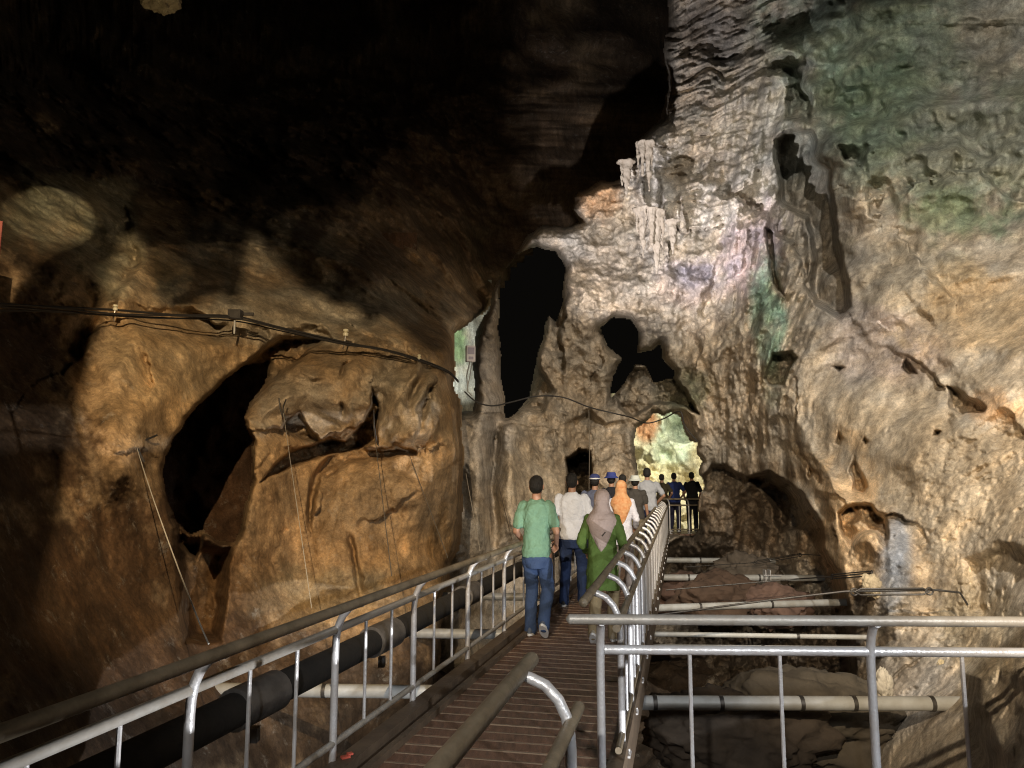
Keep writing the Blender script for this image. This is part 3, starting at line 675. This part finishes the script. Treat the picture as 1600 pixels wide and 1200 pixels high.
# ---- props under the deck: white pipes braced across the pit
def cross_pipe(label, a, b, r, bands, m=M_PVC, group='white pipes braced across the pit'):
    a = Vector(a); b = Vector(b); root = empty('brace_pipe', a); tag(root, label, 'pipe', group)
    MB().tube([Vector(), b-a], r, 18).build('tube', m, root)
    d = (b-a).normalized(); o0 = None
    for t in bands:
        p = (b-a)*t
        if o0 is None:
            o0 = MB().tube([-d*.018, d*.018], r*1.09, 18).build('band', M_IRON, root); o = o0
        else:
            o = o0.copy(); COL.objects.link(o); o.parent = root
        o.location = p
    return root
PZ = -.35
cross_pipe('thick pale pipe seen low through the near silver railing, ringed with dark bands', (-.6, 6.95, PZ), (4.36, 6.9, PZ), .062, (.38, .50, .645, .74, .88))
cross_pipe('grey shaded pipe just under the middle bar of the near silver railing', (1.2, 9.2, PZ-.05), (5.7, 9.0, PZ-.05), .06, (.4, .7))
cross_pipe('slim pale pipe hidden mostly behind the handrail of the near silver railing', (1.2, 9.55, PZ+.06), (5.9, 9.35, PZ+.03), .03, (.5,))
cross_pipe('pale pipe sloping up to the foot of the grey streaked drape of rock', (1.4, 11.5, PZ), (5.7, 12.1, PZ+.02), .055, (.35, .62))
cross_pipe('white pipe with a small bolted clamp at its wall end, second from the bend', (2.2, 15.0, PZ), (6.55, 14.9, PZ), .062, (.3, .62))
cross_pipe('white pipe farthest from the near railing, under the brown overhang', (3.0, 18.0, PZ), (7.5, 17.7, PZ), .062, (.33, .6))
cross_pipe('bright white pipe below the cave side railing, half behind the dark coupling', (-3.0, 7.35, PZ), (-.3, 7.25, PZ), .062, (.45,))
cross_pipe('white pipe below the cave side railing, two from the man in green', (-2.9, 9.95, PZ), (.3, 9.75, PZ), .062, (.5,))
cross_pipe('short glimpse of white pipe below the railing, beside the knees of the man in green', (-2.4, 12.85, PZ), (1.2, 12.6, PZ), .062, (.5,))
# small clamp plates on the second pipe
t = empty('pipe_clamp', (5.05, 14.8, PZ)); tag(t, 'pale bolted clamp plates gripping the white pipe by the rock', 'clamp')
MB().box((-.09, 0, .0), (.02, .16, .36)).box((.0, 0, .0), (.02, .16, .36)).build('plate', M_STEEL, t)
MB().tube([(-.14, -.1, .08), (.2, -.1, .08)], .012, 8).tube([(-.14, -.1, -.1), (.2, -.1, -.1)], .012, 8).build('bolt', M_STEEL, t)

# ---- dark duct along the cave side
t = empty('drain_duct', (Lx(1)-.45, 1, .36)); tag(t, 'fat dark duct slung outside the railing on the cave side', 'duct')
def dl(y): return Vector((Lx(y)-.47-(Lx(1)-.45), y-1, .04))
MB().tube([dl(y) for y in (-1, 2, 5, 8, 12, 15)], .095, 20).build('tube', M_DARKPIPE, t)
c0 = None
for y in (4.45, 6.1, 8.2, 10.6):
    d = (dl(8)-dl(2)).normalized()
    if c0 is None:
        m_ = MB(); m_.tube([-d*.05, -d*.05, d*.05, d*.05], [.1, .155, .155, .1], 24); m_.tube([-d*.2, d*.2], .118, 20)
        m_.box((0, 0, -.19), (.05, .06, .08))
        c0 = m_.build('coupling', mat('grey_flange', (.13, .12, .11), .55, .4, bump=.3, bscale=30, var=.4), t); o = c0
    else:
        o = c0.copy(); COL.objects.link(o); o.parent = t
    o.location = dl(y)

# ---- cables and ropes
def cable(name, label, cat, pts, r, m, parent=None, group=None, n=8, sub=10, sag=0.):
    P = [Vector(p) for p in pts]; out = []
    for i in range(len(P)-1):
        p0 = P[max(i-1, 0)]; p1 = P[i]; p2 = P[i+1]; p3 = P[min(i+2, len(P)-1)]
        for j in range(sub):
            t = j/sub
            q = .5*((2*p1)+(-p0+p2)*t+(2*p0-5*p1+4*p2-p3)*t*t+(-p0+3*p1-3*p2+p3)*t**3)
            q.z -= sag*4*t*(1-t)*(p2-p1).length
            out.append(q)
    out.append(P[-1])
    o = MB().tube(out, r, n).build(name, m, parent)
    if label: tag(o, label, cat, group)
    return o
def wallA(px, py, gap=.25): return V(px, py, float(A.base([px], [py])[0])-gap)
def wallB(px, py, gap=.25): return V(px, py, float(B.base([px], [py])[0])-gap)
main = [(-60, 470), (60, 478), (180, 486), (275, 491), (368, 494), (440, 511), (538, 534), (600, 546), (655, 562), (700, 580), (716, 596)]
t = empty('cable_bundle', wallA(180, 486)); tag(t, 'bundle of black cables strung across the cave side wall', 'cable')
O = Vector(t.location)
for dy, g, r in ((0, .5, .013), (7, .55, .011), (12, .5, .009), (4, .65, .010)):
    cable('strand', None, None, [wallA(x, y+dy*(1-x/760), g)-O+Vector((0, 0, random.uniform(-.02, .02))) for x, y in main], r, M_CABLE, t)
def insulator(x, y, lab, big=1.):
    p = wallA(x, y, .6); t = empty('insulator', p); tag(t, lab, 'insulator', 'insulators holding the cable bundle')
    m_ = MB()
    m_.loft([((0, 0, .10*big), .012*big, .012*big), ((0, 0, .095*big), .04*big, .04*big), ((0, 0, .06*big), .045*big, .045*big), ((0, 0, .05*big), .022*big, .022*big), ((0, 0, .03*big), .045*big, .045*big), ((0, 0, -.01*big), .04*big, .04*big), ((0, 0, -.015*big), .02*big, .02*big)], 14)
    m_.build('spool', mat('porcelain', (.72, .68, .5), .3), t)
    MB().tube([(0, 0, 0), (-.02*big, 0, -.16*big), (-.05*big, .05, -.2*big)], .01*big, 8).build('pin', M_STEEL, t)
insulator(540, 524, 'cream spool insulator above the left lit rock, mid way along the black cables', .95)
insulator(180, 484, 'small pale insulator at the dark end of the black cables', .6)
insulator(655, 560, 'small pale insulator nearest the bright cleft', .6)
p = wallA(368, 494, .6); t = empty('cable_bracket', p); tag(t, 'dark bracket with a short white tube hanging under the cables', 'bracket')
MB().box((0, 0, .02), (.16, .12, .12)).box((.1, .1, .05), (.2, .03, .04)).build('clamp_block', M_IRON, t)
MB().tube([(0, -.02, -.06), (0, -.02, -.24)], .014, 8).build('white_tube', M_PVC, t)
mc = [(726, 612, 16.2), (745, 628, 16.4), (770, 634, 16.6), (800, 628, 17), (840, 619, 17.4), (880, 621, 17.8), (920, 636, 17.6), (960, 646, 17.4), (985, 652, 18), (1010, 661, 19), (1035, 655, 19), (1062, 643, 18.2), (1070, 665, 18.2), (1090, 690, 18.2)]
cable('hanging_cable', 'black cable looped over the rock above the tunnel mouth', 'cable', [V(x, y, Y-.9) for x, y, Y in mc], .016, M_CABLE)
cable('thin_cord', 'thin dark cord dropping beside the small black cave left of the tunnel', 'cord', [V(920, 640, 16.6), V(921, 700, 16.7), V(920, 790, 16.8)], .008, M_WIRE)
# guy ropes on the left wall
def rope(lab, a, b, r=.008, m=M_ROPE, sag=.0, g='guy ropes from wall to railing'):
    return cable('guy_rope', lab, 'rope', [a, b], r, m, group=g, sag=sag, n=6)
rope('pale guy rope from the wall bracket down to the brown handrail, longest and brightest', wallA(212, 692, .4), V(326, 1006, 3.75), .0042, sag=.012)
rope('thin rope hanging from the small peg on the lit ochre rock', wallA(442, 640, .35), V(487, 950, 5.9), .0035)
rope('thin dark rope slanting across the middle of the ochre rock', wallA(583, 660, .4), V(612, 900, 7.4), .005, M_WIRE)
rope('thin dark rope slanting towards the edge of the ochre rock', wallA(640, 712, .4), V(700, 872, 8.6), .005, M_WIRE)
rope('thin pale rope in the shadowed cleft beyond the ochre rock', wallA(728, 740, -.6), V(750, 860, 9.5), .007)
rope('thin rope farthest right on the rock behind the man in green', V(770, 720, 14.4), V(800, 845, 10), .005, M_WIRE)
for lab, (x, y), pts in (('dark bent iron bracket at the head of the longest guy rope', (212, 690), [(245, 680), (225, 688), (212, 690), (205, 686), (214, 700), (225, 722)]),
                         ('small forked peg at the head of the rope on the ochre rock', (440, 640), [(436, 622), (438, 640), (446, 656), (442, 640), (447, 624)]),
                         ('thin iron pin under the dark ledge of the ochre rock', (585, 655), [(584, 640), (585, 665), (590, 695)])):
    cable('wall_peg', lab, 'peg', [wallA(a_, b_, .45) for a_, b_ in pts], .011 if x < 300 else .009, M_IRON, sub=4)
# turnbuckle cables on the right
def stay(lab, pts, buckle, r=.012, g='tension cables from walkway to rock'):
    P = [V(*p) for p in pts]; root = empty('stay_cable', P[0]); tag(root, lab, 'cable', g); O = P[0]
    MB().tube([p-O for p in P], r, 8).build('wire', M_IRON, root)
    a, b = V(*buckle[0])-O, V(*buckle[1])-O; d = (b-a).normalized(); up = Vector((0, 0, 1))
    m_ = MB()
    for s_ in (-1, 1): m_.tube([a, a+d*.06+up*.03*s_, b-d*.06+up*.03*s_, b], r*.9, 8)
    m_.build('turnbuckle', M_IRON, root)
    m_ = MB()
    for q in (a, b):
        m_.tube([q+d*.035*math.cos(k*math.pi/6)+up*.035*math.sin(k*math.pi/6) for k in range(13)], .009, 6, False)
    m_.build('shackle', M_IRON, root)
stay('dark tension cable with a turnbuckle, hooked to the pitted rock at its upper end', [(1020, 962, 8), (1200, 938, 8), (1320, 924, 7.9), (1465, 922, 7.7), (1500, 926, 7.7), (1512, 945, 7.7)], ((1335, 925, 7.8), (1452, 924, 7.7)), .011)
stay('rusty tension cable ending on the pale drape of rock', [(1040, 922, 12.5), (1240, 905, 12.2), (1300, 901, 11), (1362, 895, 9.6)], ((1300, 901, 11), (1362, 896, 9.7)), .010)
stay('slack thin cable above the farthest white pipe', [(1070, 886, 16.5), (1180, 879, 16), (1250, 866, 15), (1290, 868, 14)], ((1180, 879, 15.9), (1250, 867, 15)), .008)
# electrical box beside the cleft
p = V(735, 553, 16.2); t = empty('junction_box', p, .3); tag(t, 'small pale electrical box with loose leads beside the bright cleft', 'junction box')
MB().box((0, 0, 0), (.20, .12, .36)).build('casing', mat('box_plastic', (.62, .58, .60), .4, var=.15), t)
MB().box((0, -.065, .06), (.15, .012, .15)).box((0, -.065, -.1), (.1, .012, .06)).build('cover', mat('box_cover', (.22, .18, .26), .35), t)
MB().tube([(-.02, -.05, -.18), (-.10, -.08, -.5), (-.06, -.05, -.85), (.04, -.05, -.95)], .014, 8).tube([(.03, -.05, -.18), (-.03, -.1, -.5), (-.08, -.05, -.8)], .012, 8).build('lead', M_PVC, t)

# ---- loose rocks in the pit and small things lying about
def boulder(label, loc, size, col, seed, grp='boulders in the pit', name='boulder'):
    bm = bmesh.new(); bmesh.ops.create_icosphere(bm, subdivisions=5, radius=1.)
    co = np.array([v.co[:] for v in bm.verts], np.float32)
    n_ = .30*fbm(co+seed*3.1, 1.1, 5, seed, .55)+.10*fbm(co+seed, 3, 3, seed+3, .5, True); f1_, _ = cells(co*1.3+seed, seed); n_ -= .35*(f1_-.5)
    co = co*(1+n_)[:, None]*np.array(size, np.float32)
    for v, c_ in zip(bm.verts, co): v.co = c_.tolist()
    me = bpy.data.meshes.new(name); bm.to_mesh(me); bm.free(); smooth(me)
    o = link(name, me, None, mat('boulder_rock_%d' % seed, col, .9, bump=.7, bscale=14, dark=tuple(c_*.45 for c_ in col), var=.9, vscale=4)); o.location = loc; return tag(o, label, 'rock', grp)
boulder('reddish boulder below the white pipes, catching the light', V(1215, 945, 14.5), (.55, .45, .36), (.20, .125, .095), 3)
boulder('brown boulder in shadow just left of the reddish one', V(1120, 935, 14.8), (.75, .5, .45), (.12, .075, .05), 5)
boulder('layered brown boulder beside the walkway under the pipes', V(1062, 928, 15.4), (.6, .5, .4), (.12, .07, .05), 7)
boulder('grey boulder partly behind the clamped white pipe', V(1170, 905, 17), (.7, .5, .5), (.15, .12, .09), 9)
boulder('dark round boulder deep under the thick banded pipe', V(1140, 1150, 7.6), (.75, .6, .4), (.08, .06, .042), 11)
boulder('wide low boulder at the foot of the pit, farther from the walkway', V(1270, 1120, 8.2), (.9, .6, .45), (.08, .065, .045), 13)
boulder('small pale pointed stone above the thick banded pipe', V(1381, 1076, 7.6), (.07, .07, .17), (.60, .55, .45), 17, None, 'stone')
boulder('yellowish lump of stone where the slim pipe meets the rock', V(1492, 1040, 8.1), (.15, .12, .10), (.58, .47, .28), 19, None, 'stone')
boulder('cream knob of rock by the end of the rusty tension cable', V(1362, 915, 9.2), (.10, .1, .13), (.60, .50, .34), 21, None, 'stone')
o = MB().box((0, 0, 0), (.05, .03, .012)).box((.03, .01, .008), (.03, .03, .01)).build('wrapper', mat('red_wrapper', (.6, .12, .08), .4), sm=False)
q = Lx(4.45)+.06; o.location = (q, 4.45, .087); o.rotation_euler = (0, 0, .6); tag(o, 'scrap of red wrapper lying on the kerb beam', 'litter')
t = empty('warning_board', V(-13, 372, 6.2), R(25)); tag(t, 'red board at the extreme left edge of the dark wall', 'board')
MB().box((0, 0, 0), (.14, .02, .32)).build('panel', mat('red_panel', (.30, .05, .03), .5, var=.2), t, sm=False)
MB().tube([(0, -.02, -.2), (0, -.02, -.26)], .045, 14).build('white_cap', M_PVC, t)

# ---- lit knob of roof rock at the top edge
mb = MB(); mb.loft([((0, 0, .9), .9, .7), ((0, 0, .3), .75, .6), ((.05, 0, -.05), .60, .5), ((.0, 0, -.22), .42, .36), ((.1, 0, -.34), .2, .2), ((.12, 0, -.40), .07, .07)], 20)
o = mb.build('roof_boulder', M_ROCKB); o.scale = (.62, .62, .62); o.location = V(247, 0, 13.8); tag(o, 'golden lit knob of roof rock at the very top of the dark', 'rock')
o.modifiers.new('s', 'SUBSURF').render_levels = 4
d_ = o.modifiers.new('d', 'DISPLACE'); _t2 = bpy.data.textures.new('knobs', 'CLOUDS'); _t2.noise_scale = .3; _t2.noise_depth = 4; d_.texture = _t2; d_.strength = .45
# ---- stalactites on the lit crest
def stalactite(label, px, y0, y1, Y, r, col, n=1):
    a = V(px, y0, Y); b = V(px, y1, Y); H_ = a.z-b.z; mb = MB()
    rn = random.Random(int(px*7+y0))
    for q in range(n):
        ox = (q-(n-1)/2)*r*1.3+rn.uniform(-.5, .5)*r; oy = rn.uniform(-1.2, 1.2)*r; r0 = r; hh = H_*(1 if q == n//2 else rn.uniform(.25, .8)); rings = []
        for k in range(15):
            t = k/14; w_ = r*(1.7 if q == n//2 else .5+.9*((q*37 % 10)/10))*((1-t)**.8*(.85+.2*rn.random())+(.9 if k == 0 else .35 if k == 1 else 0))+.008
            rings.append(((ox+rn.uniform(-.12, .12)*r, oy+.32+rn.uniform(-.1, .1)*r, -t*hh), w_, w_*.8))
        mb.loft(rings, 12)
    o = mb.build('stalactite', col); o.location = (a.x, a.y, a.z); tag(o, label, 'stalactite', 'stalactites on the bright crest')
    sb = o.modifiers.new('s', 'SUBSURF'); sb.levels = 2; sb.render_levels = 2
    d_ = o.modifiers.new('d', 'DISPLACE'); d_.texture = _tx; d_.strength = .13; d_.texture_coords = 'LOCAL'
_tx = bpy.data.textures.new('drip', 'CLOUDS'); _tx.noise_scale = .16; _tx.noise_depth = 3
M_CALC = mat('calcite', (.44, .39, .33), .75, bump=.8, bscale=14, dark=(.34, .28, .22), var=.9, vscale=4, stretch=(2, 2, .4))
stalactite('widest cluster of white stalactites, hanging lowest from the bright crest', 1028, 318, 420, 17.35, .115, M_CALC, 4)
stalactite('pale fluted stalactites just left of the widest white cluster', 1006, 316, 396, 17.6, .09, M_CALC, 3)
stalactite('slender spike of rock standing free on the dark edge of the crest', 974, 244, 302, 18.6, .10, M_CALC, 2)
stalactite('cluster of thin white stalactites high on the crest', 1012, 212, 290, 18.1, .085, M_CALC, 4)
stalactite('small brown stalactites right of the widest white cluster', 1054, 338, 392, 17.35, .07, M_CALC, 3)

# ================================================================== PEOPLE
_tex = bpy.data.textures.new('cloth_folds', 'CLOUDS'); _tex.noise_scale = .11; _tex.noise_depth = 2
_mats = {}
def cloth(c, r=.85):
    k = tuple(c)
    if k not in _mats:
        _mats[k] = mat('cloth_%d' % len(_mats), c, r, bump=.35, bscale=55, var=.14, vscale=5, spec=.2)
    return _mats[k]
SKIN = mat('skin', (.36, .20, .13), .55, var=.08, vscale=20)
HAIR = mat('black_hair', (.007, .006, .005), .7, bump=.8, bscale=120, stretch=(1, 1, .3))
def remesh(o, vox, sm=6, fold=0.):
    r = o.modifiers.new('r', 'REMESH'); r.mode = 'VOXEL'; r.voxel_size = vox; r.use_smooth_shade = True
    s = o.modifiers.new('s', 'SMOOTH'); s.factor = .5; s.iterations = sm
    if fold:
        d = o.modifiers.new('d', 'DISPLACE'); d.texture = _tex; d.strength = fold; d.mid_level = .5; d.texture_coords = 'GLOBAL'
    return o
def ik(a, b, l1, l2, bend):
    a = Vector(a); b = Vector(b); d = b-a; L = min(d.length, (l1+l2)*.999); u = d.normalized()
    x = (l1*l1-l2*l2+L*L)/(2*L); h = math.sqrt(max(l1*l1-x*x, 0)); n = (Vector(bend)-u*Vector(bend).dot(u)).normalized()
    return a+u*x+n*h, a+u*L
def person(label, x, y, h, deg, top=(.3, .3, .3), legs=(.1, .12, .2), head='hair', headc=(.1, .1, .1), step=.16, lift=0., arms='swing', sleeve='short', tunic=0., vox=.009, wide=1., shoe=(.5, .5, .5), lean=0., phase=1, tail=True, group='visitors walking along the walkway', z0=0.004):
    k = h/1.72
    root = empty('person', (x, y, z0), R(deg)); root.scale = (k, k, k); tag(root, label, 'person', group)
    W = wide
    an = {}; kn = {}
    for s_ in (-1, 1):
        f = step*phase*s_; li = lift if f < 0 else 0
        hip = (s_*.095*W, 0, .90)
        kne, ank = ik(hip, (s_*.10, f, .085+li), .435, .42, (0, 1, 0)); an[s_] = ank; kn[s_] = kne
    sh = {s_: Vector((s_*.165*W, -.005, 1.405)) for s_ in (-1, 1)}; el = {}; wr = {}
    for s_ in (-1, 1):
        if arms == 'swing': tgt = (s_*.25*W, -.10*phase*s_+.03, .86); bend = (s_*.5, -1, 0)
        elif arms == 'front': tgt = (s_*.14, .30, 1.04); bend = (s_*.75, -.6, -.2)
        elif arms == 'bent': tgt = (s_*.215*W, .17, 1.00); bend = (s_*.3, -.9, 0)
        elif arms == 'hips': tgt = (s_*.19, .10, 1.02); bend = (s_*1, -.7, 0)
        el[s_], wr[s_] = ik(sh[s_], tgt, .285, .25, bend)
    m_ = MB()
    m_.loft([((0, 0, .84), .14*W, .10), ((0, -.01, .93), .16*W, .115), ((0, 0, 1.05), .14*W, .10), ((0, .005, 1.15), .138*W, .10), ((0, .005, 1.28), .16*W, .112), ((0, 0, 1.37), .17*W, .10), ((0, -.005, 1.43), .11*W, .08), ((0, -.005, 1.47), .055, .055), ((0, 0, 1.54), .052, .055)], 24)
    m_.ell((0, .005, 1.635), (.074, .092, .102), 20); m_.ell((0, .028, 1.575), (.056, .068, .062), 16)
    m_.ell((0, .10, 1.60), (.014, .02, .022), 10); m_.cap((0, .088, 1.635), (0, .108, 1.595), .008, .013, 8)
    m_.ell((0, .088, 1.557), (.024, .012, .009), 10)
    for s_ in (-1, 1):
        m_.ell((s_*.077, 0, 1.615), (.012, .022, .032), 10); m_.ell((s_*.03, .085, 1.655), (.02, .012, .008), 8)
        m_.cap(sh[s_], el[s_], .05, .038, 12); m_.cap(el[s_], wr[s_], .038, .026, 12)
        m_.cap((s_*.095*W, 0, .88), kn[s_], .085, .055, 12); m_.cap(kn[s_], an[s_], .052, .038, 12)
        m_.cap(an[s_]+Vector((0, -.02, -.03)), an[s_]+Vector((0, .13, -.055)), .036, .028, 10)
        # hand: palm, four bent fingers, thumb
        d = (wr[s_]-el[s_]).normalized(); sd = Vector((0, 1, 0)) if arms == 'swing' else Vector((-s_*.5, .3, .6)); sd = (sd-d*sd.dot(d)).normalized(); nn = d.cross(sd)*(-s_)
        for q in (-.024, -.008, .008, .024): m_.cap(wr[s_]+d*.01+sd*q*.7, wr[s_]+d*.085+sd*q, .014, .012, 8)
        for q, ln in ((-.031, .030), (-.010, .036), (.011, .038), (.031, .034)):
            a_ = wr[s_]+d*.085+sd*q; b_ = a_+d*ln+nn*.010; c_ = b_+d*ln*.6+nn*.026; e_ = c_+d*.006+nn*.022
            m_.cap(a_, b_, .0105, .010, 8); m_.cap(b_, c_, .010, .0092, 8); m_.cap(c_, e_, .0092, .008, 8)
        a_ = wr[s_]+d*.025+sd*.026; b_ = a_+d*.035+sd*.024+nn*.014; c_ = b_+d*.028+sd*.004+nn*.014
        m_.cap(a_, b_, .013, .011, 8); m_.cap(b_, c_, .011, .009, 8)
    b = m_.build('body', SKIN, root); remesh(b, max(.0065, vox*.8), 3)
    # trousers
    m_ = MB(); m_.loft([((0, -.005, .74), .13*W, .11), ((0, -.015, .84), .172*W, .133), ((0, -.012, .92), .17*W, .130), ((0, 0, 1.0), .15*W, .112)], 24)
    for s_ in (-1, 1):
        m_.cap((s_*.088*W, -.008, .84), kn[s_], .098*W**.5, .074, 14); m_.cap(kn[s_], an[s_]+Vector((0, -.005, .03)), .074, .064, 14)
        m_.cap(an[s_]+Vector((0, -.005, .03)), an[s_]+Vector((0, .004, -.03)), .064, .068, 14)
    remesh(m_.build('trousers', cloth(legs), root), vox, 5, .022)
    # shoes
    for s_ in (-1, 1):
        m_ = MB(); t_ = an[s_]; up = .085
        m_.loft([((0, .045, -.06), .046, .135), ((0, .045, -.03), .046, .128), ((0, .03, -.01), .042, .10), ((0, -.01, .02), .038, .055), ((0, -.015, .045), .036, .045)], 18)
        sh_ = remesh(m_.build('shoe', cloth(shoe), root), .009, 3); sh_.location = t_
        so = MB().loft([((0, .045, -.083), .047, .138), ((0, .045, -.058), .049, .142)], 18).build('sole', M_SOLE, sh_)
        if t_.z > .12: sh_.rotation_euler = (R(-38), 0, 0)
    # top
    hem = .86-tunic
    m_ = MB()
    rings = [((0, -.005, hem), (.185+tunic*.06)*W, .145+tunic*.10)]
    if tunic > .1: rings += [((0, -.012, hem+tunic*.5), .188*W, .152)]
    rings += [((0, -.015, .90), .183*W, .142), ((0, -.005, 1.0), .172*W, .130), ((0, 0, 1.12), .160*W, .122), ((0, 0, 1.27), .182*W, .132), ((0, -.004, 1.37), .180*W, .122), ((0, -.008, 1.43), .140*W, .098), ((0, -.006, 1.465), .085, .075), ((0, -.004, 1.485), .066, .066)]
    m_.loft(rings, 28, 2.2)
    for s_ in (-1, 1):
        if sleeve == 'short':
            e_ = sh[s_]+(el[s_]-sh[s_])*.72; m_.cap(sh[s_]+Vector((-s_*.004, 0, -.004)), e_, .066, .064, 14)
        else:
            m_.cap(sh[s_]+Vector((-s_*.004, 0, -.004)), el[s_], .066, .056, 14); m_.cap(el[s_], wr[s_]+(el[s_]-wr[s_])*.08, .053, .041, 14)
    remesh(m_.build('tunic' if tunic > .1 else 'shirt', cloth(top), root), vox, 5, .045)
    # head covering
    if head in ('hair', 'cap', 'bucket'):
        m_ = MB(); m_.ell((0, -.010, 1.662), (.081, .096, .086), 18); m_.ell((0, -.028, 1.618), (.078, .078, .080), 16); m_.ell((0, .035, 1.69), (.068, .062, .045), 14)
        remesh(m_.build('hair', HAIR, root), .010, 3, .010)
    if head == 'cap':
        m_ = MB(); m_.loft([((0, -.004, 1.655), .093, .108), ((0, -.004, 1.70), .092, .106), ((0, -.004, 1.738), .072, .085), ((0, -.004, 1.758), .03, .035)], 20)
        m_.loft([((0, .12, 1.668), .075, .075), ((0, .12, 1.676), .075, .075)], 18)
        remesh(m_.build('cap', cloth(headc), root), .008, 3)
        MB().loft([((0, -.004, 1.665), .0965, .1115), ((0, -.004, 1.684), .0965, .1115)], 24).build('band', M_SOLE, root)
    if head == 'bucket':
        m_ = MB(); m_.loft([((0, -.004, 1.648), .145, .160), ((0, -.004, 1.660), .142, .157), ((0, -.004, 1.69), .100, .115), ((0, -.004, 1.745), .088, .102), ((0, -.004, 1.765), .078, .092)], 22)
        remesh(m_.build('sun_hat', cloth(headc), root), .009, 3)
    if head == 'hijab':
        m_ = MB(); m_.ell((0, -.006, 1.645), (.094, .106, .112), 20)
        m_.loft([((0, -.03, 1.62), .092, .088), ((0, -.028, 1.55), .094, .092), ((0, -.025, 1.50), .112, .098), ((0, -.02, 1.45), .165*W, .118), ((0, -.02, 1.40), .196*W, .132), ((0, -.028, 1.34), .188*W, .130)], 26)
        if tail:
            m_.loft([((0, -.06, 1.40), .175*W, .10), ((0, -.07, 1.30), .150*W, .10), ((0, -.075, 1.20), .112, .085), ((0, -.085, 1.10), .066, .065), ((0, -.09, 1.03), .020, .04)], 20)
        o = m_.build('hijab', cloth(headc) if isinstance(headc, tuple) else headc, root); remesh(o, vox, 5, .03)
    return root
M_SOLE = mat('pale_rubber', (.66, .66, .64), .5, var=.08)
M_FLORAL = mat('orange_print', (.50, .19, .07), .85, dark=(.66, .40, .20), var=1., vscale=16, spec=.2)
def stand(px, Y): return (px-800)/1150*Y*1.0
W1 = -13.5
person('man in a pale green t-shirt and blue jeans, nearest of the group, back turned', .262, 7.93, 1.655, W1, (.15, .275, .19), (.045, .075, .155), step=.13, lift=.10, phase=-1, arms='bent', vox=.0075, shoe=(.10, .12, .16), wide=.88)
person('man in a white t-shirt and dark blue jeans half hidden behind the green tunic', .80, 9.9, 1.68, W1, (.74, .78, .86), (.03, .05, .12), step=.15, phase=1, arms='bent', vox=.009, shoe=(.04, .04, .04), wide=1.05)
hj = person('woman in a long green tunic and taupe headscarf with khaki trousers', .93, 7.72, 1.51, W1, (.088, .145, .035), (.28, .22, .13), head='hijab', headc=(.43, .34, .30), step=.12, lift=.05, phase=1, arms='bent', sleeve='long', tunic=.26, vox=.0075, wide=.98, shoe=(.35, .30, .22))
MB().tube([(.015, -.165, 1.215), (.055, -.150, 1.262)], .008, 8).build('brooch', M_IRON, hj)
person('woman in an orange patterned headscarf and white top', 1.60, 10.9, 1.57, W1, (.58, .58, .64), (.22, .20, .20), head='hijab', headc=M_FLORAL, step=.12, arms='bent', sleeve='long', tunic=.12, vox=.0095, wide=.95, tail=True)
person('person in a navy cap with a white band and a slate shirt', 1.36, 12.2, 1.66, W1, (.10, .11, .16), (.04, .04, .06), head='cap', headc=(.04, .05, .14), step=.1, arms='bent', vox=.012, wide=1.15)
person('person in a blue bucket hat and black shirt', 1.86, 13.9, 1.68, W1, (.02, .02, .025), (.03, .03, .04), head='bucket', headc=(.035, .05, .20), step=.12, phase=-1, vox=.012)
person('person with dark hair between the blue hat and the pale hat', 2.22, 14.9, 1.66, W1, (.05, .05, .055), (.05, .045, .05), step=.1, vox=.013)
person('person in a pale bucket hat and dark top', 2.42, 14.6, 1.62, W1, (.06, .055, .05), (.20, .17, .11), head='bucket', headc=(.52, .55, .52), step=.1, phase=-1, vox=.012)
person('tall person in a grey shirt, hand on hip, just before the bend', 2.95, 16.2, 1.80, W1, (.36, .38, .42), (.02, .025, .06), step=.1, arms='hips', vox=.012, wide=1.1)
G2 = 'dark figures beyond the bend of the railing'
person('small dark person with tied up hair, first left at the bend', 4.42, 21.9, 1.66, -30, (.06, .05, .03), (.03, .03, .03), step=.06, arms='hips', vox=.014, group=G2)
person('person in a navy shirt at the bend, between two dark figures', 4.80, 22.0, 1.70, -20, (.02, .035, .13), (.02, .02, .04), step=.05, arms='hips', vox=.014, group=G2)
person('person in black clothes at the bend, nearest the rock', 5.30, 21.9, 1.72, -10, (.012, .012, .014), (.015, .015, .02), step=.05, arms='bent', vox=.014, group=G2)
